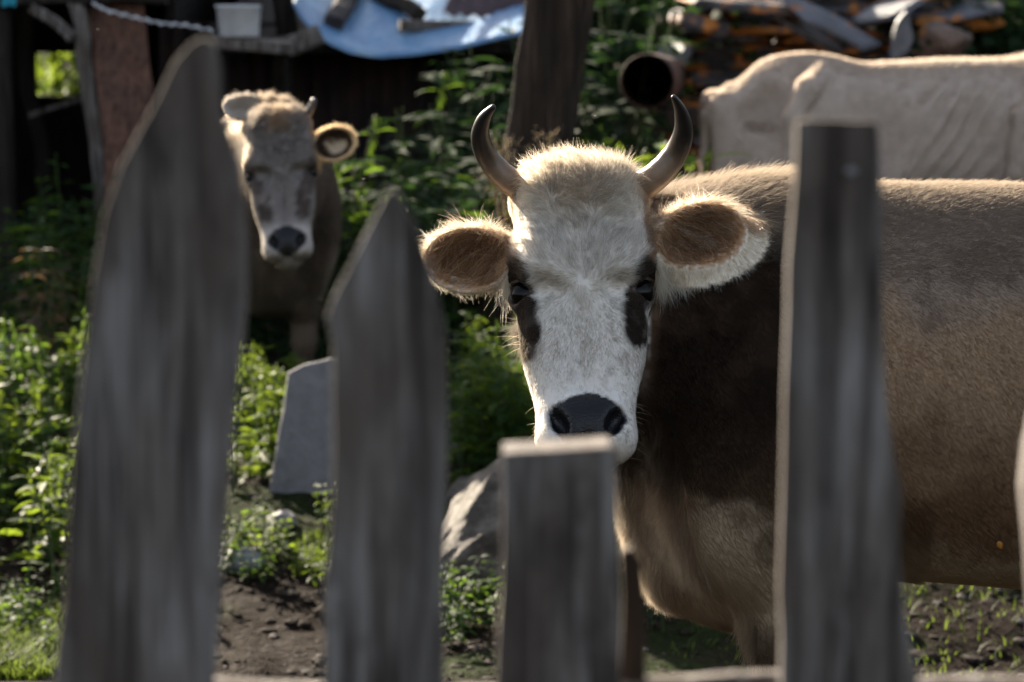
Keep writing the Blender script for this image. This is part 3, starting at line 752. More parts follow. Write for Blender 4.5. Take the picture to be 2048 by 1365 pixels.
picket([(388, 82), (412, 72), (432, 84), (442, 150), (450, 230), (478, 330), (490, 480), (488, 620), (474, 760), (460, 900), (450, 1040), (428, 1365), (410, 2000), (400, LOW), (60, LOW), (85, 1900), (112, 1365), (140, 1040), (150, 900), (163, 720), (186, 560), (212, 430), (245, 325), (310, 205), (352, 120)], .019,
       'broad picket with a lopsided pointed top')
picket([(775, 392), (788, 378), (803, 388), (835, 450), (868, 545), (888, 660), (896, 800), (893, 1000), (888, 1365), (880, LOW), (640, LOW), (645, 1365), (650, 1150), (656, 1128), (662, 1000), (668, 780), (668, 690), (655, 632), (672, 590), (705, 525), (742, 450)], .017,
       'picket with a narrow arrow shaped point')
picket([(1008, 905), (1215, 893), (1226, 900), (1232, 1000), (1240, 1365), (1245, LOW), (985, LOW), (996, 1365), (1004, 1100)], .058, 'short thick picket sawn off flat')
picket([(1592, 245), (1620, 240), (1752, 241), (1759, 252), (1762, 500), (1770, 780), (1786, 905), (1798, 990), (1800, 1100), (1814, 1220), (1836, 1365), (1860, LOW), (1550, LOW), (1558, 1365), (1560, 1000), (1568, 700), (1580, 450)], .017,
       'tall straight picket with a square top')
picket([(2300, 300), (2320, 300), (2320, LOW), (2062, LOW), (2072, 1300), (2058, 1080), (2052, 980), (2058, 890), (2095, 700), (2110, 310)], .030)
picket([(-330, 330), (-250, 240), (-170, 340), (-130, 700), (-150, LOW), (-400, LOW), (-380, 700)], .030)
t = NT('nail_metal'); t.principled((.22, .21, .21), .6, None, .5, .6)
def nail(x, y, r):
    bm = bmesh.new(); bmesh.ops.create_uvsphere(bm, u_segments=12, v_segments=8, radius=1)
    me = bpy.data.meshes.new('nail'); bm.to_mesh(me); bm.free(); me.materials.append(t.m); o = bpy.data.objects.new('nail', me); col.objects.link(o); o.parent = fence
    o.location = PX(x, y, FY - .005); o.scale = (r, .004, r * .8)
nail(1702, 345, .0055); nail(1640, 1385, .005); nail(1120, 1390, .005); nail(770, 1395, .005); nail(250, 1400, .005)
s_ = prism('slat', pk([(1238, 1108), (1262, 1100), (1280, 1130), (1290, 1365), (1295, 2300), (1235, 2300), (1238, 1365)], 2.40), 2.40, .014, WOOD_BROWN, fence, .002); s_['label'] = 'thin dark slat behind the short picket'
# rails behind the pickets
def rail(y_l, y_r, x_l, x_r, h, Y, d=.045):
    a = PX(x_l, y_l, Y); b = PX(x_r, y_r, Y); n = 40; V = []; F = []
    for k in range(n + 1):
        t = k / n; p = a.lerp(b, t); w_ = .006 * math.sin(t * 23) + .004 * math.sin(t * 61)
        hh = h * (1 + .05 * math.sin(t * 31))
        for (dy, dz) in ((0, 0), (.006, .004), (d - .006, .004), (d, 0), (d, -hh), (0, -hh)): V.append((p.x, p.y + dy, p.z + dz + w_ * .6))
    for k in range(n):
        for j in range(6):
            F.append((k * 6 + j, k * 6 + (j + 1) % 6, (k + 1) * 6 + (j + 1) % 6, (k + 1) * 6 + j))
    F += [tuple(range(6)), tuple(range(n * 6 + 5, n * 6 - 1, -1))]
    o = meshobj('rail', V, F, WOOD_GREY, fence, smooth=False)
    bm = bmesh.new(); bm.from_mesh(o.data); bmesh.ops.recalc_face_normals(bm, faces=bm.faces); bm.to_mesh(o.data); bm.free(); return o
rail(1402, 1356, -900, 2900, .07, 2.396, .028)
rail(2330, 2330, -900, 2900, .07, 2.372 + .024)
# ------------------------------------------------------------------ ground and hillside
def GH(x, y):
    x = np.atleast_1d(np.asarray(x, float)); y = np.atleast_1d(np.asarray(y, float))
    P = np.stack([x, y, np.zeros_like(x)], 1)
    g = .27 * smooth(7.3, 9.3, y + .2 * x) + .10 * smooth(10, 13, y)
    g += (fbm(P, .9, 40, 3) - .5) * .14 * smooth(3, 7, y) + (fbm(P, 4.5, 41, 3) - .5) * .055 + (fbm(P, 16, 42, 2) - .5) * .022
    g += 9.0 * smooth(17, 46, y) + 1.2 * smooth(14.6, 18, y + .3 * x) * smooth(.2, 1.5, x)
    return g
def gz(x, y): return float(GH(x, y)[0])
xs = np.concatenate([np.linspace(-30, -3.2, 26), np.linspace(-3.0, 3.4, 215), np.linspace(3.6, 30, 26)])
ys = np.concatenate([np.linspace(-6, 5.6, 14), np.linspace(5.8, 10.8, 190), np.linspace(10.85, 16, 80), np.linspace(16.3, 60, 50)])
XX, YY = np.meshgrid(xs, ys); V = np.stack([XX.ravel(), YY.ravel(), GH(XX.ravel(), YY.ravel())], 1)
nx = len(xs); ii = (np.arange(len(ys) - 1)[:, None] * nx + np.arange(nx - 1)[None, :]).ravel()
t = NT('soil'); v = t.coords()
a = t.noise(v, 3.2, 6, .6); b = t.noise(v, 38, 5, .65); c = t.noise(v, 1.1, 3)
m = t.ramp(b, [(.28, (.005, .0035, .003)), (.5, (.013, .009, .007)), (.72, (.030, .022, .017))])
m = t.mix(t.ramp(a, [(.42, (0, 0, 0)), (.62, (.8, .8, .8))]), m, (.015, .010, .007))
gr = t.ramp(t.noise(v, 60, 4), [(.35, (.010, .018, .006)), (.65, (.035, .052, .016))])
m = t.mix(t.ramp(c, [(.52, (0, 0, 0)), (.62, (.75, .75, .75))]), m, gr)
t.principled(m, t.ramp(b, [(.3, (.95, .95, .95)), (.7, (.6, .6, .6))]), t.bump(b, .9, .03), .02)
SOIL = t.m
meshobj('ground', V, np.stack([ii, ii + 1, ii + nx + 1, ii + nx], 1), SOIL, kind='structure')

def ground_hit(px, py):
    Y = 6.2
    while Y < 16:
        p = PX(px, py, Y)
        if p.z <= gz(p.x, Y): return p
        Y += .01
    return PX(px, py, 9)
# ------------------------------------------------------------------ plants
def leafmat(name, c0, c1, trans, tfac=.45, rough=.58):
    t = NT(name); v = t.coords(); oi = t.n('ShaderNodeObjectInfo'); n_ = t.noise(v, 22, 3)
    f = t.n('ShaderNodeMath', operation='ADD'); t.l(n_, f.inputs[0])
    f2 = t.n('ShaderNodeMath', operation='MULTIPLY_ADD'); t.l(oi.outputs['Random'], f2.inputs[0]); f2.inputs[1].default_value = .5; f2.inputs[2].default_value = -.25
    t.l(f2.outputs[0], f.inputs[1])
    c = t.ramp(f.outputs[0], [(.25, c0), (.75, c1)])
    tc = t.mix(.75, c, trans)
    p = t.n('ShaderNodeBsdfPrincipled'); t.l(c, p.inputs['Base Color']); p.inputs['Roughness'].default_value = rough; p.inputs['Specular IOR Level'].default_value = .16
    t.l(t.bump(t.noise(v, 160, 2), .5, .003), p.inputs['Normal'])
    tr = t.n('ShaderNodeBsdfTranslucent'); t.l(tc, tr.inputs['Color'])
    mx = t.n('ShaderNodeMixShader'); mx.inputs[0].default_value = tfac; t.l(p.outputs[0], mx.inputs[1]); t.l(tr.outputs[0], mx.inputs[2])
    t.l(mx.outputs[0], t.out.inputs['Surface']); return t.m
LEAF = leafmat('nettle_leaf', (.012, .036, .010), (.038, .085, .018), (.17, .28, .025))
LEAF_SHADED = leafmat('shaded_leaf', (.010, .026, .012), (.028, .058, .024), (.035, .075, .016), .35, .75)  # leaf green with the shade of the background mixed into the colour
LEAF_SUNLIT = leafmat('sunlit_leaf', (.028, .062, .010), (.075, .125, .022), (.27, .37, .03))  # leaf green brightened so the colour itself carries the sunlight
DRY = leafmat('dry_leaf', (.05, .030, .02), (.11, .068, .042), (.16, .10, .05))
SEED = leafmat('seed_head', (.18, .14, .09), (.34, .28, .19), (.5, .4, .25))
GRASS = leafmat('grass_blade', (.016, .034, .008), (.045, .072, .016), (.16, .22, .03))
STEM = leafmat('stem', (.03, .055, .02), (.06, .085, .03), (.1, .15, .03), .2)

def leaf_template(n=6, serr=.18, wide=.34, fold=.25, droop=.30):
    V = []; F = []
    for k in range(n + 1):
        t = k / n; wv = wide * (math.sin(math.pi * min(1, t * .93 + .07)) ** .85) * (1 - .55 * t) * 1.35
        if k == n: wv = .0
        wv *= (1 + serr * (1 if k % 2 else -1)) if 0 < k < n else 1
        z = -droop * t * t
        V += [(t, -wv / 2, z + fold * wv / 2), (t, 0, z), (t, wv / 2, z + fold * wv / 2)]
    for k in range(n):
        for j in range(2):
            F.append((k * 3 + j, (k + 1) * 3 + j, (k + 1) * 3 + j + 1, k * 3 + j + 1))
    return np.array(V), np.array(F)
LT = {'nettle': leaf_template(), 'broad': leaf_template(6, .06, .62, .18, .35), 'narrow': leaf_template(6, .10, .20, .3, .55), 'tiny': leaf_template(3, 0, .55, .2, .2)}
def frame(d, up):
    d = d / np.linalg.norm(d); s = np.cross(up, d); l = np.linalg.norm(s); s = s / l if l > 1e-4 else np.array((1., 0, 0)); return np.stack([d, s, np.cross(d, s)])
def tube(path, rads, k=5):
    V = []; F = []; path = np.array(path); T = np.gradient(path, axis=0)
    for i, p in enumerate(path):
        fr = frame(T[i], np.array((.13, .27, 1.0)) if abs(T[i][2]) < .8 * np.linalg.norm(T[i]) else np.array((1., .2, 0)))
        for j in range(k): V.append(p + rads[i] * (fr[1] * math.cos(2 * math.pi * j / k) + fr[2] * math.sin(2 * math.pi * j / k)))
    for i in range(len(path) - 1):
        for j in range(k): F.append((i * k + j, i * k + (j + 1) % k, (i + 1) * k + (j + 1) % k, (i + 1) * k + j))
    return V, F
class Foliage:
    def __init__(s): s.V = []; s.F = []; s.n = 0
    def leaf(s, p, d, L, kind='nettle', up=np.array((0, 0, 1.0)), roll=0.0):
        TV, TF = LT[kind]; fr = frame(np.array(d, float), up)
        if roll: c, q = math.cos(roll), math.sin(roll); fr = np.stack([fr[0], fr[1] * c + fr[2] * q, fr[2] * c - fr[1] * q])
        s.V.append(np.array(p) + L * TV @ fr); s.F.append(TF + s.n); s.n += len(TV)
    def obj(s, name, mat, parent): return meshobj(name, np.concatenate(s.V), np.concatenate(s.F), mat, parent, smooth=True)
def plant(name, h, pairs, leafL, kind, mat, seed, stems=1, lean=.12, seedhead=False, spread=.05, flower=False):
    r = np.random.default_rng(seed); root = empty(name, (0, 0, -50)); fo = Foliage(); SV = []; SF = []
    for s in range(stems):
        a = r.uniform(0, 6.28); ln = r.uniform(.3, 1) * lean * h; x0 = np.array((r.normal(0, spread), r.normal(0, spread), -.04)); hh = h * r.uniform(.72, 1.05)
        path = [x0 + np.array((math.cos(a) * ln * t * t, math.sin(a) * ln * t * t, hh * t)) for t in np.linspace(0, 1, 9)]
        v, f = tube(path, np.linspace(.0055, .002, 9)); o = len(SV); SV += v; SF += [tuple(i + o for i in q) for q in f]
        path = np.array(path); ph = r.uniform(0, 6.28)
        for k in range(pairs):
            t = .16 + .84 * (k + .5) / pairs; i = t * 8; i0 = min(7, int(i)); p = path[i0] * (1 - (i - i0)) + path[i0 + 1] * (i - i0)
            size = leafL * (1.1 - .55 * t ** 2) * r.uniform(.8, 1.15)
            for q in range(2):
                b = ph + k * 1.57 + q * math.pi + r.normal(0, .25)
                d = np.array((math.cos(b), math.sin(b), r.uniform(-.25, .45) + .5 * max(0, t - .7)))
                fo.leaf(p + d * size * .25, d, size, kind, roll=r.normal(0, .35))
            if r.random() < .5 and t > .5:
                b = r.uniform(0, 6.28); fo.leaf(p, (math.cos(b), math.sin(b), .9), size * .5, kind)
        if flower:
            for k in range(26):
                t = r.uniform(.62, 1.02); p = path[0] + (path[-1] - path[0]) * t; b = r.uniform(0, 6.28)
                fo.leaf(p, (math.cos(b), math.sin(b), -.7), .03, 'narrow')
    meshobj('stem', SV, SF, STEM, root); fo.obj('leaves', mat, root); return root
def seedplant(seed):
    r = np.random.default_rng(seed); root = empty('dry_seed_stalk', (0, 0, -50)); fo = Foliage(); SV = []; SF = []
    for s in range(3):
        a = r.uniform(0, 6.28); path = [np.array((math.cos(a) * .10 * t * t, math.sin(a) * .1 * t * t, 1.0 * t)) for t in np.linspace(0, 1, 8)]
        v, f = tube(path, np.linspace(.004, .0015, 8)); o = len(SV); SV += v; SF += [tuple(i + o for i in q) for q in f]
        for k in range(90):
            t = r.uniform(.70, 1.0); p = path[-1] * (t - .70) / .3 + path[5] * (1 - (t - .70) / .3)
            b = r.uniform(0, 6.28); e = r.uniform(.01, .085) * (1.15 - t) * 3
            fo.leaf(p + np.array((math.cos(b) * e, math.sin(b) * e, e * .9)), (math.cos(b), math.sin(b), .6), .012, 'tiny')
    meshobj('stem', SV, SF, SEED, root); fo.obj('dry_blossom', SEED, root); return root
def scatter(protos, n, xr, yr, hr, label, cat, group, seed, key=None, used={}):
    """n plants rooted between photo columns xr at distances yr"""
    r = random.Random(seed)
    for k in range(n):
        Y = r.uniform(*yr); px = r.uniform(*xr); X = (px - 1024) / FPX * Y * 1.0
        pr = r.choice(protos)
        if pr.name not in used: o = pr; used[pr.name] = 1
        else: o = copy_tree(pr)
        o.location = (X, Y, gz(X, Y)); o.rotation_euler = (r.uniform(-.08, .08), r.uniform(-.08, .08), r.uniform(0, 6.28)); s = r.uniform(*hr); o.scale = (s * r.uniform(.9, 1.15),) * 2 + (s,)
        tag(o, label, cat, group)
NT_ = [plant('nettle', .85, 8, .130, 'nettle', LEAF, 100 + k, 3, .16, flower=k % 2 == 0, spread=.06) for k in range(5)]
ND_ = [plant('nettle', .85, 8, .135, 'nettle', LEAF_SHADED, 130 + k, 3, .18, spread=.06) for k in range(4)]
NB_ = [plant('nettle', .85, 7, .14, 'nettle', LEAF_SUNLIT, 150 + k, 3, .16, flower=True, spread=.05) for k in range(4)]
NL_ = [plant('nettle', .42, 5, .085, 'nettle', LEAF_SUNLIT if k % 3 else LEAF, 250 + k, 5, .18, flower=k % 2 == 0, spread=.07) for k in range(5)]
WD_ = [plant('leafy_weed', .5, 5, .10, 'broad', LEAF, 170 + k, 4, .5, spread=.05) for k in range(3)]
WB_ = [plant('leafy_weed', .5, 5, .095, 'broad', LEAF_SUNLIT, 180 + k, 5, .5, spread=.06) for k in range(3)]
DR_ = [plant('withered_weed', .7, 7, .085, 'narrow', DRY, 190 + k, 3, .35, spread=.06) for k in range(2)]
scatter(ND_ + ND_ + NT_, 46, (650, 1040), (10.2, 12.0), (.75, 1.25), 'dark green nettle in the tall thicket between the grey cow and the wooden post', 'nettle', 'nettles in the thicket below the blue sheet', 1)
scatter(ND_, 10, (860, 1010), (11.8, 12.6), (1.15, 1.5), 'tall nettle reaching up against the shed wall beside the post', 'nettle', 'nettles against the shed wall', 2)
scatter(NT_ + NB_, 26, (880, 1075), (8.8, 9.6), (.42, .60), 'bright leafy nettle in the clump between the arrow shaped picket and the white face', 'nettle', 'nettles left of the white face', 3)
scatter(NL_, 30, (-60, 165), (8.1, 9.6), (.55, 1.0), 'sunlit yellow green weed left of the broad picket', 'weed', 'sunlit weeds at the left edge', 4)
scatter(NL_, 14, (452, 575), (8.9, 9.6), (.5, .85), 'bright nettle between the broad picket and the leaning slab', 'nettle', 'nettles beside the slab', 5)
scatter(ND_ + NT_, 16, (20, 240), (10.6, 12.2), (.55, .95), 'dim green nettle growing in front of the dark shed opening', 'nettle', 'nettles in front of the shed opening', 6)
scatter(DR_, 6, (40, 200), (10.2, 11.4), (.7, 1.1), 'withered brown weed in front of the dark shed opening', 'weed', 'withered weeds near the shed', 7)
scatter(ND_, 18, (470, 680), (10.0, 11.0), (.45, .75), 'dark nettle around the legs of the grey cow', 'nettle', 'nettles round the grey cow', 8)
scatter(ND_, 20, (1170, 1245), (11.6, 13.4), (1.1, 1.75), 'tall bluish green nettle between the wooden post and the rusty pipe', 'nettle', 'tall nettles right of the post', 9)
scatter(ND_, 14, (1235, 1330), (11.6, 12.7), (.55, .85), 'low bluish green nettle growing below the rusty pipe', 'nettle', 'nettles below the drum', 19)
scatter(NB_, 7, (1225, 1330), (9.2, 10.0), (1.12, 1.36), 'sunlit nettle top right behind the upright horn', 'nettle', 'sunlit nettles behind the right horn', 10)
scatter(WD_ + WB_, 11, (430, 660), (8.0, 8.45), (.20, .34), 'low bright weed on the bare soil between the two pointed pickets', 'weed', 'low weeds on the soil', 11)
scatter(WD_, 9, (880, 1010), (7.3, 7.8), (.25, .42), 'low dark weed at the foot of the boulder', 'weed', 'low weeds by the boulder', 12)
scatter(WD_ + ND_, 12, (1255, 1480), (7.4, 8.6), (.2, .4), 'low dark weed below the chest of the white faced cow', 'weed', 'low weeds below the cow', 13)
scatter(WD_, 10, (-40, 120), (7.3, 8.0), (.2, .35), 'low green weed in the grass at the lower left', 'weed', 'low weeds at the lower left', 14)
sd = [seedplant(201)]
scatter(sd, 2, (1005, 1045), (9.6, 10.1), (.90, .98), 'dry beige seed stalk in front of the wooden post', 'plant', 'dry stalks by the post', 15)
# two nettle stems with yellow green drooping leaves beside the right horn
for k, (x, yt, Y) in enumerate([(1330, 165, 7.6), (1418, 250, 8.0)]):
    o = plant('nettle', 1.0, 9, .085, 'narrow', LEAF_SUNLIT, 220 + k, 1, .10, spread=.0)
    p = PX(x, yt, Y); o.location = (p.x, p.y, gz(p.x, p.y)); o.scale = (1, 1, (p.z - gz(p.x, p.y)))
    tag(o, ['tall nettle tip with yellow drooping leaves touching the right horn', 'thin nettle stem at the rump of the pale cow'][k], 'nettle')
# bushes: leafy mounds built of limbs and many leaves
def bush(label, cat, px, Y, zc, rx, rz_, n, mat, seed, kind='broad', L=.08, name='bush', group=None):
    r = np.random.default_rng(seed); p = PX(px, 63, Y); g = gz(p.x, Y); root = empty(name, (p.x, Y, g), label=label, cat=cat, group=group)
    SV = []; SF = []; tips = []
    for k in range(9):
        a = r.uniform(0, 6.28); e = np.array((math.cos(a) * rx * r.uniform(.2, .9), math.sin(a) * rx * .7 * r.uniform(.2, .9), zc + rz_ * r.uniform(-.4, .9)))
        path = [np.array((e[0] * t ** 1.5, e[1] * t ** 1.5, e[2] * t)) for t in np.linspace(0, 1, 7)]
        v, f = tube(path, np.linspace(.022, .004, 7)); o = len(SV); SV += v; SF += [tuple(i + o for i in q) for q in f]; tips += path[2:]
    fo = Foliage(); tips = np.array(tips)
    cl = [np.array((r.normal(0, .5) * rx, r.normal(0, .4) * rx, zc + r.normal(0, .45) * rz_)) for _ in range(34)] + list(tips[::3])
    for k in range(n):
        c_ = cl[r.integers(len(cl))] + r.normal(0, .16, 3) * min(rx, 1.0)
        if c_[2] < .02: c_[2] = abs(c_[2]) + .03
        d = r.normal(0, 1, 3); d[2] = d[2] * .5 - .1
        fo.leaf(c_, d, L * r.uniform(.6, 1.25), kind, roll=r.normal(0, .5))
    meshobj('branches', SV, SF, STEM, root); fo.obj('leaves', mat, root); return root
bush('dark leafy bush behind the post and beside the stone pile', 'bush', 1230, 14.6, .95, .75, .7, 2600, LEAF_SHADED, 301)
bush('grey green bush at the top right corner beyond the stone pile', 'bush', 2010, 14.3, 1.0, .48, .45, 1500, LEAF_SHADED, 302)
bush('sunlit bush seen through the gap in the back of the shed', 'bush', 100, 18.5, 1.25, 1.3, .9, 2200, LEAF_SUNLIT, 303, L=.12)
for k, (px, Y) in enumerate([(1000, 17), (1320, 17.5), (1650, 17), (1950, 17.5), (2250, 16.5), (700, 18.5), (350, 19.5)]):
    bush('dark bush on the slope behind the shed and the stone pile', 'bush', px, Y, 1.2, 1.1, 1.0, 1500, LEAF_SHADED, 310 + k, L=.13, group='bushes on the slope behind')
# grass blades and clods as one mass each
fo = Foliage(); r = np.random.default_rng(55)
V = []; F = []
def blades(xr, yr, n, h, thr):
    Y = r.uniform(*yr, n); X = (r.uniform(*xr, n) - 1024) / FPX * Y
    P = np.stack([X, Y, np.zeros(n)], 1); k = fbm(P, 2.2, 77, 2) > thr; X, Y = X[k], Y[k]; Z = GH(X, Y); n = len(X)
    a = r.uniform(0, 6.28, n); hh = h * r.uniform(.5, 1.3, n); ln = r.uniform(.2, 1.0, n) * hh
    return X, Y, Z, a, hh, ln
for args in [((-60, 160), (7.0, 8.6), 9000, .07, .47), ((420, 670), (7.9, 9.2), 4500, .05, .58), ((860, 1340), (7.8, 9.0), 5000, .05, .57), ((1340, 2100), (7.0, 9.4), 1800, .05, .57), ((-60, 700), (9, 12.6), 6000, .10, .5), ((600, 2100), (9.2, 13), 9000, .10, .5)]:
    X, Y, Z, a, hh, ln = blades(*args)
    for k in range(3):
        pass
    n = len(X); w_ = .0028 + .0015 * (Y > 9)
    dx, dy = np.cos(a), np.sin(a); sx, sy = -dy * w_, dx * w_
    base = sum(len(q) for q in V)
    rows = []
    for t, ww in ((0, 1), (.5, .8), (1, .05)):
        cx = X + dx * ln * t * t; cy = Y + dy * ln * t * t; cz = Z - .01 + hh * (t - .25 * t * t)
        rows += [np.stack([cx - sx * ww, cy - sy * ww, cz], 1), np.stack([cx + sx * ww, cy + sy * ww, cz], 1)]
    V.append(np.stack(rows, 1).reshape(-1, 3)); i6 = base + 6 * np.arange(n)
    F.append(np.concatenate([np.stack([i6, i6 + 1, i6 + 3, i6 + 2], 1), np.stack([i6 + 2, i6 + 3, i6 + 5, i6 + 4], 1)]))
meshobj('grass', np.concatenate(V), np.concatenate(F), GRASS, smooth=True, label='short grass growing in patches over the dark soil', cat='grass', kind='stuff')
# clods and pebbles
bm = bmesh.new(); bmesh.ops.create_icosphere(bm, subdivisions=1, radius=1); IV = np.array([v.co[:] for v in bm.verts]); IF = np.array([[v.index for v in f.verts] for f in bm.faces]); bm.free()
n = 2600; Y = r.uniform(6.9, 10.5, n); X = (r.uniform(-50, 2100, n) - 1024) / FPX * Y; Z = GH(X, Y)
sz = r.lognormal(-4.75, .5, n)
V = IV[None] * (1 + .35 * (r.random((n, len(IV), 1)) - .5)) * sz[:, None, None] * np.stack([r.uniform(.8, 1.5, n), r.uniform(.8, 1.4, n), r.uniform(.4, .8, n)], 1)[:, None] + np.stack([X, Y, Z], 1)[:, None]
t = NT('clod'); gi = t.n('ShaderNodeNewGeometry'); m = t.ramp(gi.outputs['Random Per Island'], [(0, (.010, .008, .006)), (.6, (.03, .023, .018)), (.92, (.06, .05, .048)), (1, (.14, .14, .15))]); t.principled(m, .85, None, .08)
meshobj('gravel', V.reshape(-1, 3), (IF[None] + len(IV) * np.arange(n)[:, None, None]).reshape(-1, 3), t.m, smooth=False, label='small clods and pebbles lying on the dark soil', cat='gravel', kind='stuff')
# ------------------------------------------------------------------ stones
def stonemat(name, cols, lichen=None, scale=6.0, rough=.8, spark=0.0, lthr=.56):
    t = NT(name); v = t.coords(); oi = t.n('ShaderNodeObjectInfo'); vv = t.n('ShaderNodeVectorMath', operation='ADD')
    t.l(v, vv.inputs[0]); cmb = t.n('ShaderNodeCombineXYZ'); ml = t.n('ShaderNodeMath', operation='MULTIPLY'); ml.inputs[1].default_value = 40; t.l(oi.outputs['Random'], ml.inputs[0])
    for k in range(3): t.l(ml.outputs[0], cmb.inputs[k])
    t.l(cmb.outputs[0], vv.inputs[1]); P = vv.outputs[0]
    a = t.noise(P, scale, 6, .6); b = t.noise(P, scale * 9, 5, .65); c = t.noise(P, scale * .7, 4, .6, .5)
    m = t.ramp(a, [(.3, cols[0]), (.5, cols[1]), (.72, cols[2])]); m = t.mix(.5, m, t.ramp(b, [(.3, (.45, .45, .45)), (.7, (1, 1, 1))]), 'MULTIPLY')
    if lichen:
        mask = t.ramp(c, [(lthr, (0, 0, 0)), (lthr + .06, (1, 1, 1))]); lc = t.ramp(b, [(.3, lichen[0]), (.7, lichen[1])]); m = t.mix(mask, m, lc)
    h = t.mix(.5, a, b)
    t.principled(m, t.ramp(b, [(.35, (rough,) * 3), (.65, (rough - spark,) * 3)]), t.bump(h, .9, .02 if scale < 10 else .03), .5 if scale < 10 else .25); return t.m
SLATE = stonemat('slate', [(.018, .017, .019), (.045, .043, .048), (.10, .10, .115)], [(.30, .095, .010), (.52, .20, .03)], 5.5, .75, .2, .51)
SLATE_BLUE = stonemat('blue_slate', [(.05, .054, .066), (.09, .10, .125), (.16, .17, .21)], [(.30, .10, .015), (.45, .19, .04)], 4.0, .6, .2, .58)
SLAB = stonemat('grey_slab', [(.14, .136, .14), (.20, .196, .20), (.26, .25, .25)], [(.28, .17, .12), (.3, .2, .15)], 2.6, .8, .1, .66)
ROCK = stonemat('boulder_stone', [(.06, .050, .042), (.13, .112, .095), (.27, .24, .21)], None, 15, .85, .2)
PALE = stonemat('pale_stone', [(.18, .19, .21), (.28, .29, .32), (.38, .39, .42)], None, 6, .75)
BROWNROCK = stonemat('brown_stone', [(.11, .08, .065), (.18, .13, .11), (.25, .19, .16)], [(.36, .13, .02), (.5, .22, .03)], 3.5, .8, .1, .50)
def slate(name, loc, L, D, T, rot, mat, seed, **kw):
    """flat split stone with a broken outline; loc = centre, rot = euler"""
    r = np.random.default_rng(seed); n = r.integers(9, 14); a = np.sort(r.uniform(0, 6.28, n) * .25 + np.linspace(0, 6.28, n, endpoint=False) * .9 + .2)
    bm = bmesh.new(); lay = []
    for zf, s in ((-.5, .90), (-.22, 1.0), (.15, .97), (.5, .86)):
        ring = []
        for k in range(n):
            q = r.uniform(.86, 1.08) if k % 2 else r.uniform(.92, 1.04); c_, s_ = math.cos(a[k]), math.sin(a[k])
            sq = (abs(c_) ** 3 + abs(s_) ** 3) ** (-1 / 3)
            ring.append(bm.verts.new((c_ * sq * L / 2 * q * s, s_ * sq * D / 2 * q * s, T * (zf + r.uniform(-.12, .12)))))
        lay.append(ring)
    for A, B in zip(lay[:-1], lay[1:]):
        for k in range(n): bm.faces.new((A[k], A[(k + 1) % n], B[(k + 1) % n], B[k]))
    bm.faces.new(lay[0][::-1]); bm.faces.new(lay[-1])
    bmesh.ops.bevel(bm, geom=[e for e in bm.edges], offset=min(T * .10, .008), segments=1, affect='EDGES')
    me = bpy.data.meshes.new(name); bm.to_mesh(me); bm.free(); me.materials.append(mat)
    o = bpy.data.objects.new(name, me); col.objects.link(o); o.location = loc; o.rotation_euler = rot
    return tag(o, **kw)
def boulder(name, loc, r3, mat, seed, rot=(0, 0, 0), rough=.30, sub=4, facets=9, **kw):
    r = np.random.default_rng(seed); bm = bmesh.new(); bmesh.ops.create_icosphere(bm, subdivisions=sub, radius=1)
    V = np.array([v.co[:] for v in bm.verts]); nrmv = nrm(r.normal(0, 1, (facets, 3))); dd = r.uniform(.58, .88, facets)
    for nn, d in zip(nrmv, dd):
        k = V @ nn; V = V - np.maximum(k - d, 0)[:, None] * nn * .92
    V = V * (1 + rough * (fbm(V, 2.4, seed) - .5) + .10 * (fbm(V, 9, seed + 3) - .5))[:, None] * np.array(r3)
    for v, p in zip(bm.verts, V): v.co = p
    me = bpy.data.meshes.new(name); bm.to_mesh(me); bm.free(); me.polygons.foreach_set('use_smooth', [True] * len(me.polygons)); me.materials.append(mat)
    o = bpy.data.objects.new(name, me); col.objects.link(o); o.location = loc; o.rotation_euler = rot; return tag(o, **kw)
# dry stone pile
r = random.Random(5); sid = 0
GP = 'slates stacked in the stone pile'
topz = PX(1600, -60, 14).z; z = gz(1.4, 14.0) - .03; row = 0
while z < topz:
    T = r.uniform(.026, .058); x = PX(1335, 63, 14).x + r.uniform(-.06, .10) + (.04 if z > 1.2 else -.06)
    xend = PX(1790 if z > 1.35 else 1960, 63, 14).x
    while x < xend:
        L = r.uniform(.30, .75); y = 14.0 + r.uniform(-.10, .10) + .12 * (z - .5)
        slate('slate', (x + L / 2, y + .2, z + T / 2), L * 1.04, r.uniform(.45, .6), T * 1.02, (r.uniform(-.05, .05), r.uniform(-.06, .06), r.uniform(-.25, .25)), SLATE, 400 + sid,
              label='dark flat slate with orange lichen stacked in the stone pile behind the pale cow', cat='stone', group=GP)
        x += L * r.uniform(.93, 1.0); sid += 1
    z += T * .93; row += 1
def stone_at(px, py, Y): p = PX(px, py, Y); return (p.x, p.y, p.z)
slate('slate', stone_at(1490, 8, 13.75), .62, .5, .045, (.12, .10, .1), SLATE, 901, label='long slate edged with bright orange lichen, on top of the stone pile', cat='stone')
slate('slate', stone_at(1395, 45, 13.7), .26, .4, .07, (.1, .25, .3), SLATE, 902, label='orange blotched slate end at the upper left corner of the stone pile', cat='stone')
slate('slate', stone_at(1668, 52, 13.6), .60, .24, .03, (R(24), R(27), R(8)), SLATE_BLUE, 903, label='pale blue slate slanting down to the right on the stone pile', cat='stone')
slate('slate', stone_at(1610, 62, 13.7), .42, .2, .03, (R(20), R(30), R(5)), SLATE, 904, label='dark slate lying tilted against the pale blue slanting one', cat='stone')
slate('slate', stone_at(1805, 75, 13.6), .26, .10, .05, (R(80), R(-76), R(6)), SLATE_BLUE, 905, label='narrow blue slate standing upright beside the brown rounded rock', cat='stone')
boulder('rock', stone_at(1885, 85, 13.8), (.14, .14, .11), BROWNROCK, 906, label='brown rock with orange lichen at the right end of the stone pile', cat='stone')
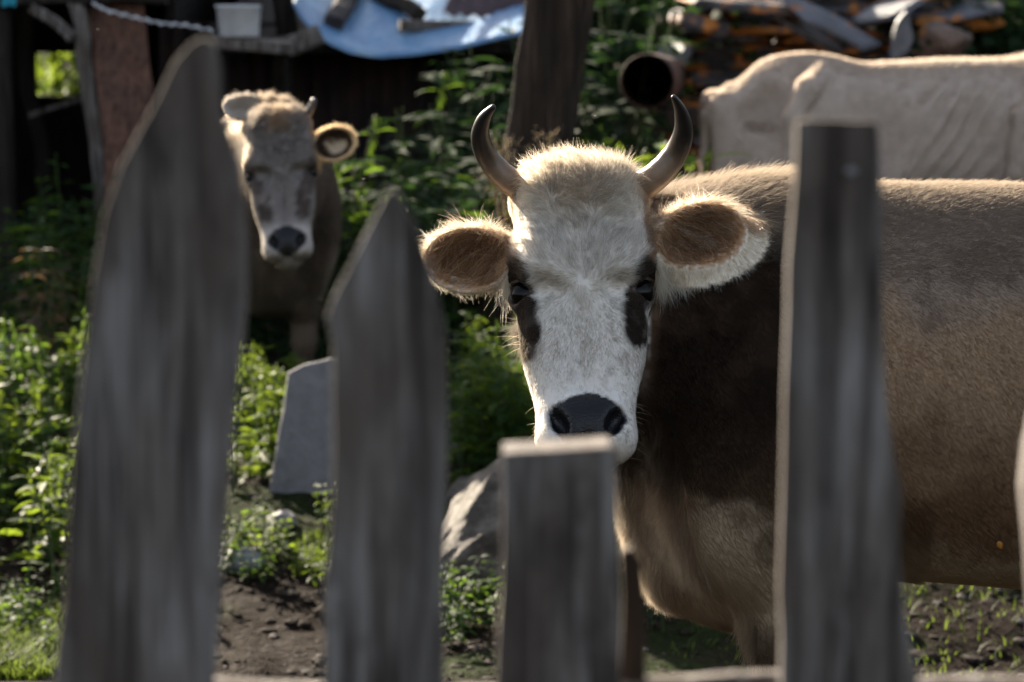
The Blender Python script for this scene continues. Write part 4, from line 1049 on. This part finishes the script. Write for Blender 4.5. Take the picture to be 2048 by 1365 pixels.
slate('slate', stone_at(1790, 12, 13.9), .42, .3, .026, (R(16), R(-22), 0), SLATE_BLUE, 907, label='bluish slate leaning up to the right at the top edge of the pile', cat='stone')
slate('slate', stone_at(1905, 22, 14.0), .50, .4, .03, (R(12), R(-8), 0), SLATE_BLUE, 908, label='flat blue grey slate lying above the brown rounded rock', cat='stone')
slate('slate', stone_at(1880, 50, 14.15), .6, .4, .06, (.1, -.05, 0), SLATE, 910, label='black slate wedged above the brown rounded rock', cat='stone')
slate('slate', stone_at(1345, 112, 13.6), .17, .2, .05, (R(25), R(-52), .2), SLATE_BLUE, 909, label='small pale slate poking out left of the stone pile above the rusty pipe', cat='stone')
# leaning slab, boulder and loose stones
g0 = ground_hit(600, 985); SY = g0.y; print('slab at', SY)
sp_ = [(572, 745), (600, 730), (660, 716), (700, 722), (716, 800), (720, 1060), (525, 1060), (545, 930), (560, 840)]
o = prism('stone_slab', [(PX(x, y, SY).x, PX(x, y, SY).z) for x, y in sp_], 0, .07, SLAB, None, .010, label='grey stone slab standing upright behind the arrow shaped picket', cat='stone')
o.rotation_euler = (R(-10), 0, 0); zb = g0.z; o.location = (0, SY + zb * math.sin(R(-10)), zb - zb * math.cos(R(-10)))
def rock(px, py, r3, mat, seed, label, rot=(0, 0, 0), **kw):
    p = ground_hit(px, py); return boulder('rock', (p.x, p.y, p.z + r3[2] * .35), r3, mat, seed, rot, label=label, cat='stone', **kw)
p = ground_hit(1000, 1180)
boulder('boulder', (p.x + .05, p.y + .20, p.z + .14), (.38, .24, .20), ROCK, 933, (R(16), R(-42), R(10)), .30, 6, 14, label='rough boulder with a sunlit top behind the short sawn off picket', cat='boulder')
rock(485, 1135, (.065, .06, .045), PALE, 922, 'smooth pale stone in the soil right of the broad picket')
rock(562, 1050, (.06, .05, .03), SLAB, 923, 'small grey stone in the soil below the slab', (0, R(-12), .4))
p = PX(28, 692, 10.2); rock(28, 702, (.08, .07, .05), PALE, 924, 'pale stone among the weeds at the left edge')
p = ground_hit(950, 640); boulder('rock', (p.x, p.y, p.z + .03), (.085, .07, .06), PALE, 925, label='pale bluish stone in the nettles under the left ear of the white faced cow', cat='stone')
rock(942, 1000, (.10, .08, .05), ROCK, 926, 'dark stone in the soil behind the boulder')
# ------------------------------------------------------------------ post, drum, shed
def beam(name, pts, width, thick, mat, parent=None, n=24, wob=.006, taper=1.0, **kw):
    """squared timber along a list of points"""
    P = np.array([tuple(p) for p in pts]); t = np.linspace(0, len(P) - 1, n); i = np.clip(t.astype(int), 0, len(P) - 2); f = (t - i)[:, None]
    C = P[i] * (1 - f) + P[i + 1] * f; T = nrm(np.gradient(C, axis=0)); V = []; F = []
    for k in range(n):
        side = nrm(np.cross(T[k], np.array((0, 1., .02)))); bk = np.cross(side, T[k]); s = 1 + (taper - 1) * k / (n - 1)
        q = C[k] + (np.array([vnoise(C[k:k + 1], 7, s_)[0] for s_ in (1, 2, 3)]) - .5) * wob * 2
        c_ = .16
        for (u, v_) in ((-.5, -.5 + c_), (-.5 + c_, -.5), (.5 - c_, -.5), (.5, -.5 + c_), (.5, .5 - c_), (.5 - c_, .5), (-.5 + c_, .5), (-.5, .5 - c_)):
            V.append(q + side * u * width * s + bk * v_ * thick * s)
    for k in range(n - 1):
        for j in range(8): F.append((k * 8 + j, k * 8 + (j + 1) % 8, (k + 1) * 8 + (j + 1) % 8, (k + 1) * 8 + j))
    F += [tuple(range(8))[::-1], tuple(range((n - 1) * 8, n * 8))]
    o = meshobj(name, V, F, mat, parent, smooth=False, **kw)
    bm = bmesh.new(); bm.from_mesh(o.data); bmesh.ops.recalc_face_normals(bm, faces=bm.faces); bm.to_mesh(o.data); bm.free(); return o
a = PX(1045, 480, 10.4); g0 = Vector((a.x - .12, 10.4, gz(a.x, 10.4) - .1))
beam('wooden_post', [g0, PX(1058, 440, 10.4), PX(1085, 250, 10.4), PX(1120, 0, 10.4), PX(1145, -180, 10.4)], .225, .20, WOOD_BROWN, wob=.012, taper=1.06,
     label='thick dark wooden post leaning to the right behind the left horn', cat='post')
RUST = NT('rust'); v = RUST.coords(); n_ = RUST.noise(v, 9, 6, .65); RUST.principled(RUST.ramp(n_, [(.3, (.018, .009, .006)), (.5, (.045, .019, .012)), (.7, (.09, .042, .027))]), .8, RUST.bump(n_, .5, .01), .3); RUST = RUST.m
SHEET = NT('rusted_sheet'); v = SHEET.coords((1, 1, 1)); n_ = SHEET.noise(v, 3.5, 6, .65); n2_ = SHEET.noise(v, 20, 5, .6)
SHEET.principled(SHEET.ramp(n_, [(.35, (.012, .009, .009)), (.55, (.030, .018, .014)), (.72, (.060, .026, .017))]), .75, SHEET.bump(n2_, .4, .01), .3); SHEET = SHEET.m
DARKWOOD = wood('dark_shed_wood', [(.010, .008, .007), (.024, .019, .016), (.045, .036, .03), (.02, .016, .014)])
REDWOOD = wood('reddish_board', [(.07, .035, .024), (.135, .068, .046), (.19, .10, .07), (.11, .06, .045)])
# drum lying on its side, open end towards us
def drum(px, py, Y, Ro, length):
    c = PX(px, py, Y); V = []; F = []; K = 40
    prof = [(Ro * .93, length), (Ro * .93, .012), (Ro * .965, -.004), (Ro, .008), (Ro, length * .3), (Ro * 1.03, length * .33), (Ro, length * .36), (Ro, length), (0.001, length)]
    for rr, y in prof:
        for j in range(K): V.append((rr * math.cos(2 * math.pi * j / K), y, rr * math.sin(2 * math.pi * j / K)))
    for i in range(len(prof) - 1):
        for j in range(K): F.append((i * K + j, (i + 1) * K + j, (i + 1) * K + (j + 1) % K, i * K + (j + 1) % K))
    o = meshobj('rusty_pipe', V, F, RUST, label='wide rusty metal pipe sticking out of the stone pile, its dark open end towards us', cat='pipe')
    o.location = c; o.rotation_euler = (R(-.6), 0, R(-4.3)); return o
drum(1294, 163, 11.45, .106, 2.7)
beam('log', [PX(1215, 250, 13.0), PX(1390, 236, 13.1)], .10, .10, DARKWOOD, label='dark log lying under the rusty pipe', cat='log')

shed = empty('cattle_shed', (-1.1, 13.2, gz(-1.1, 13.2)), label='low dark patched shed with an open bay on the left and a rusted sheet wall', cat='shed')
sM = shed.location.copy()
def part(o, name=None):
    o.parent = shed; o.matrix_parent_inverse = Matrix.Translation(-sM)
    return o
def quadbox(name, a, b, thick, mat, parent=None, **kw):
    """upright panel between two ground points a,b (x,y,z0) and height b.z"""
    (x0, y0, z0), (x1, y1, z1) = a, b
    d = nrm(np.array((x1 - x0, y1 - y0))); nn = np.array((-d[1], d[0])) * thick
    V = [(x0, y0, z0), (x1, y1, z0), (x1 + nn[0], y1 + nn[1], z0), (x0 + nn[0], y0 + nn[1], z0)]
    V += [(x, y, z1) for x, y, _ in V]
    return meshobj(name, V, [(0, 3, 2, 1), (4, 5, 6, 7), (0, 1, 5, 4), (1, 2, 6, 5), (2, 3, 7, 6), (3, 0, 4, 7)], mat, parent, smooth=False, **kw)
# front wall: rusted corrugated sheets
xw0, xw1 = PX(318, 63, 13.0).x, PX(1075, 63, 13.0).x
n = 260; V = []; F = []
for k in range(n + 1):
    x = xw0 + (xw1 - xw0) * k / n; y = 13.02 + .012 * math.sin(x * 2 * math.pi / .076) + (.02 if int((x - xw0) / .62) % 2 else 0)
    zt = 1.60 if x < PX(600, 63, 13).x else 1.46
    V += [(x, y, .2), (x, y, zt)]
for k in range(n): F.append((2 * k, 2 * k + 2, 2 * k + 3, 2 * k + 1))
o = meshobj('sheet_wall', V, F, SHEET, smooth=True); md = o.modifiers.new('t', 'SOLIDIFY'); md.thickness = .004; part(o)
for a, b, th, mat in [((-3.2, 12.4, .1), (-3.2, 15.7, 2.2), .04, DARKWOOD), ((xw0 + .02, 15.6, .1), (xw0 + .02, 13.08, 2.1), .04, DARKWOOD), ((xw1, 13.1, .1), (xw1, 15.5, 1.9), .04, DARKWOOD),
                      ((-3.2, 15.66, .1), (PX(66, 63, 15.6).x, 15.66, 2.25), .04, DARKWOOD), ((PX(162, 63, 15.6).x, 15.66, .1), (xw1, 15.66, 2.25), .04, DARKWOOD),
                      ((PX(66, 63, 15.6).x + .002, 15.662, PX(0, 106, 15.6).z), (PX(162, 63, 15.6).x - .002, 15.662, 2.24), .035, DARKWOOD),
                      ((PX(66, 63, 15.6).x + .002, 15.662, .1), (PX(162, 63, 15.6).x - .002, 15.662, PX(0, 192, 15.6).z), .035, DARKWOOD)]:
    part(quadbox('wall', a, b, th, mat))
def slope(name, x0, x1, ya, za, yb, zb, th, mat):
    V = [(x0, ya, za), (x1, ya, za), (x1, yb, zb), (x0, yb, zb)]; V += [(x, y, z + th) for x, y, z in V]
    return meshobj(name, V, [(0, 3, 2, 1), (4, 5, 6, 7), (0, 1, 5, 4), (1, 2, 6, 5), (2, 3, 7, 6), (3, 0, 4, 7)], mat, smooth=False)
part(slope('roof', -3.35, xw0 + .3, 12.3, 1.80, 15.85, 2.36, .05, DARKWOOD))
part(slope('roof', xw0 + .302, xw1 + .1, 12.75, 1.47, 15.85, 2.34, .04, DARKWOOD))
part(beam('post', [(PX(205, 400, 12.3).x, 12.3, .1), PX(203, 360, 12.3), PX(176, 160, 12.3), PX(150, -20, 12.3), PX(145, -60, 12.3)], .062, .07, WOOD_GREY, wob=.012))
part(beam('post', [(PX(12, 63, 12.35).x, 12.35, .1), PX(4, 380, 12.35), PX(-6, -40, 12.35)], .10, .10, DARKWOOD, wob=.012))
part(beam('post', [(PX(95, 63, 13.6).x, 13.6, .1), PX(80, 300, 13.6), PX(45, 60, 13.6), PX(30, -40, 13.6)], .07, .07, DARKWOOD, wob=.02))
part(beam('brace', [PX(60, 15, 12.28), PX(100, 42, 12.27), PX(142, 78, 12.24)], .045, .05, WOOD_GREY, wob=.01))
part(beam('brace', [PX(60, 232, 13.0), PX(190, 190, 13.0)], .022, .03, WOOD_GREY, wob=.006))
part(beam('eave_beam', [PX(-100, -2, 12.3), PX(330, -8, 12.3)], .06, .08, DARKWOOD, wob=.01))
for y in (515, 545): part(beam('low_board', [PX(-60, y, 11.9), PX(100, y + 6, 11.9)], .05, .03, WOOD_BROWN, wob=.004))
beam('plank', [Vector((PX(275, 63, 12.15).x, 12.0, gz(-1.5, 12.0) - .02)), PX(266, 320, 12.15), PX(228, -40, 12.4)], .225, .035, REDWOOD, wob=.006, label='wide reddish brown plank leaning upright against the shed front', cat='plank')
beam('plank', [PX(425, 84, 12.2), PX(585, 96, 12.2)], .058, .20, WOOD_GREY, wob=.006, label='weathered grey plank under the white bucket', cat='plank')
part(beam('bracket', [PX(440, 98, 12.25), PX(440, 330, 12.9)], .05, .05, DARKWOOD)); part(beam('bracket', [PX(560, 106, 12.25), PX(560, 330, 12.9)], .05, .05, DARKWOOD))
beam('log', [PX(560, 100, 12.45), PX(640, 66, 12.5)], .085, .09, WOOD_GREY, wob=.02, label='short grey log end beside the bucket plank', cat='log')
part(beam('post', [(PX(565, 63, 12.9).x, 12.9, .2), PX(572, 60, 12.9), PX(560, -50, 12.9)], .09, .09, DARKWOOD, wob=.02))
# blue tarpaulin sagging over the low roof
t = NT('blue_tarpaulin'); v = t.coords(); n_ = t.noise(v, 5, 5, .6); n2_ = t.noise(v, 26, 4)
t.principled(t.ramp(n_, [(.3, (.09, .20, .38)), (.55, (.15, .30, .50)), (.75, (.34, .47, .60))]), .42, t.bump(t.mix(.4, n_, n2_), .8, .03), .5); TARP = t.m
edge = [(588, 8), (604, 38), (630, 68), (660, 92), (700, 108), (760, 115), (830, 108), (900, 98), (970, 84), (1048, 68)]
ex = np.array([e[0] for e in edge], float); ey = np.array([e[1] for e in edge], float)
U, Wn = 60, 26; V = []; F = []
for i in range(U + 1):
    u = i / U; px = ex[0] + (ex[-1] - ex[0]) * u; py = np.interp(px, ex, ey)
    p0 = PX(px, py, 12.55); pt = Vector((PX(px, 63, 12.55).x * 1.03, 14.0, 1.60 + (14.0 - 12.7) * .30))
    for j in range(Wn + 1):
        s = j / Wn; q = p0.lerp(pt, s); q.z += .05 * math.sin(s * math.pi) * (1 - .4 * math.sin(u * 9)) - .04 * s * (1 - s) * math.cos(u * 14)
        nz_ = vnoise(np.array([[px * .012, s * 5, 0]]), 1.0, 3)[0] - .5; q.z += .05 * nz_ * min(1, s * 5 + .3)
        V.append(q)
for i in range(U):
    for j in range(Wn): k = i * (Wn + 1) + j; F.append((k, k + Wn + 1, k + Wn + 2, k + 1))
o = meshobj('tarpaulin', V, F, TARP, label='blue plastic tarpaulin sagging over the edge of the low shed roof', cat='tarpaulin'); md = o.modifiers.new('t', 'SOLIDIFY'); md.thickness = .004
def on_tarp(px, py, off=.03):     # point on the tarpaulin seen at px,py
    c = Vector((0, 0, CAMZ)); d = (PX(px, py, 10) - c).normalized(); hit, loc, nn, _ = o_tarp.ray_cast(c, d)
    return loc + Vector((0, -.02, off)) if hit else PX(px, py, 12.9)
o_tarp = o; bpy.context.view_layer.update()
beam('log', [on_tarp(672, 58), on_tarp(700, 2), on_tarp(712, -40)], .085, .07, stonemat('bark', [(.04, .035, .035), (.09, .08, .08), (.17, .15, .15)], None, 14), wob=.02, label='piece of grey bark lying on the blue tarpaulin', cat='log')
beam('log', [on_tarp(745, -14), on_tarp(790, 12), on_tarp(835, 44)], .065, .06, DARKWOOD, wob=.015, label='black stick lying across the blue tarpaulin', cat='log')
beam('plank', [on_tarp(800, 66, .03), on_tarp(1052, 52, .04)], .048, .04, WOOD_GREY, wob=.004, label='narrow grey plank weighing down the edge of the blue tarpaulin', cat='plank')
V = []; F = []; n = 90
cor = [on_tarp(885, 50, .05), on_tarp(1062, 40, .05), on_tarp(1080, -60, .06), on_tarp(935, -60, .06)]
for k in range(n + 1):
    t_ = k / n; a = cor[0].lerp(cor[1], t_); b = cor[3].lerp(cor[2], t_); h = .008 * math.sin(t_ * 40)
    V += [a + Vector((0, 0, h)), b + Vector((0, 0, h))]
for k in range(n): F.append((2 * k, 2 * k + 2, 2 * k + 3, 2 * k + 1))
t = NT('purple_sheet'); v = t.coords(); n_ = t.noise(v, 10, 5); t.principled(t.ramp(n_, [(.3, (.045, .03, .04)), (.7, (.10, .065, .075))]), .6, None, .4)
o = meshobj('corrugated_sheet', V, F, t.m, label='brownish purple corrugated sheet lying on the blue tarpaulin by the post', cat='metal sheet'); md = o.modifiers.new('t', 'SOLIDIFY'); md.thickness = .003
# bucket lying on the plank
t = NT('white_plastic'); v = t.coords(); n_ = t.noise(v, 12, 5); t.principled(t.ramp(n_, [(.3, (.50, .51, .55)), (.7, (.72, .73, .76))]), .4, None, .45); WPLAS = t.m
bk = empty('bucket', PX(478, 74, 12.18), R(0), label='white plastic bucket standing on the grey plank', cat='bucket')
K = 32; prof = [(.001, 0), (.078, 0), (.082, .004), (.090, .115), (.096, .118), (.096, .128), (.086, .128), (.077, .012), (.001, .012)]; V = []; F = []
for rr, z in prof:
    for j in range(K): V.append((rr * math.cos(2 * math.pi * j / K), rr * math.sin(2 * math.pi * j / K), z))
for i in range(len(prof) - 1):
    for j in range(K): F.append((i * K + j, i * K + (j + 1) % K, (i + 1) * K + (j + 1) % K, (i + 1) * K + j))
meshobj('pail', V, F, WPLAS, bk)
v_, f_ = tube([(.098 * math.cos(a_), -.03 + .0 * a_, .115 + .085 * math.sin(a_)) for a_ in np.linspace(0, math.pi, 16)], [.003] * 16, 6); meshobj('handle', v_, f_, DARKWOOD, bk)
# twisted white cord, cyan rag
pts = [PX(185, 8, 12.1), PX(215, 22, 12.1), PX(270, 36, 12.1), PX(320, 47, 12.1), PX(370, 51, 12.1), PX(425, 62, 12.12)]
P_ = np.array([tuple(p) for p in pts]); tt = np.linspace(0, 5, 60); ii_ = np.clip(tt.astype(int), 0, 4); P_ = P_[ii_] * (1 - (tt - ii_)[:, None]) + P_[ii_ + 1] * (tt - ii_)[:, None]
P_[:, 2] += .004 * np.sin(tt * 16); v_, f_ = tube(P_, .005 + .002 * np.sin(tt * 13), 7)
meshobj('cord', v_, f_, WPLAS, label='twisted white plastic strip strung between the shed pole and the bucket', cat='cord')
t = NT('cyan_cloth'); t.principled((.03, .36, .50), .7)
V = []; F = []
for i in range(9):
    for j in range(7):
        p = PX(4 + 3.4 * i, -6 + 3.2 * j + 2 * math.sin(i), 12.2); V.append(p + Vector((0, .012 * math.sin(i * 1.7 + j * .6), 0)))
for i in range(8):
    for j in range(6): F.append((i * 7 + j, (i + 1) * 7 + j, (i + 1) * 7 + j + 1, i * 7 + j + 1))
o = meshobj('rag', V, F, t.m, label='bright cyan rag caught under the shed eave at the top left corner', cat='rag'); o.modifiers.new('t', 'SOLIDIFY').thickness = .003
# autumn leaf on the cow's flank, gnats in the air
fo = Foliage(); p = np.array(PX(1998, 1072, 5.12)); 
bpy.context.view_layer.update()
body1 = [c_ for c_ in cow1.children if c_.name.startswith('body')][0]; mi = body1.matrix_world.inverted(); c_ = mi @ Vector((0, 0, CAMZ)); d_ = (mi @ PX(1998, 1072, 10) - c_).normalized()
hit, loc, nn, _ = body1.ray_cast(c_, d_); lp = body1.matrix_world @ loc if hit else Vector(p); nw = (body1.matrix_world.to_3x3() @ nn) if hit else Vector((0, -1, 0))
fo.leaf(np.array(lp + nw * .014), (.25, 0, -1), .017, 'broad', up=np.array(nw)); t = NT('autumn_leaf'); t.principled((.45, .19, .03), .6)
o = meshobj('fallen_leaf', np.concatenate(fo.V), np.concatenate(fo.F), t.m, label='tiny orange leaf stuck on the flank of the brown cow', cat='leaf'); o.modifiers.new('t', 'SOLIDIFY').thickness = .0006
GN = NT('gnat_body'); GN.principled((.10, .08, .06), .4); GW = leafmat('gnat_wing', (.5, .48, .42), (.6, .58, .5), (.8, .75, .6), .5)
def gnat(px, py, Y, label, s=1.0):
    root = empty('gnat', PX(px, py, Y), random.uniform(0, 6), label=label, cat='gnat'); bm = bmesh.new()
    bmesh.ops.create_uvsphere(bm, u_segments=10, v_segments=8, radius=1, matrix=Matrix.Diagonal((.0024 * s, .0009 * s, .0009 * s, 1))); bmesh.ops.create_uvsphere(bm, u_segments=8, v_segments=6, radius=.0009 * s, matrix=Matrix.Translation((.0026 * s, 0, 0)))
    me = bpy.data.meshes.new('body'); bm.to_mesh(me); bm.free(); me.materials.append(GN.m); b_ = bpy.data.objects.new('body', me); col.objects.link(b_); b_.parent = root
    for sg in (1, -1):
        f = Foliage(); f.leaf((0, 0, .0006 * s), (-.35, sg, .5), .0042 * s, 'broad'); f.obj('wing', GW, root)
gnat(727, 359, 6.0, 'tiny gnat hovering to the right of the grey cow')
gnat(1190, 233, 6.2, 'tiny gnat hovering in front of the dark post', 1.1)
gnat(195, 60, 7.2, 'tiny gnat hovering in front of the reddish plank', .9)
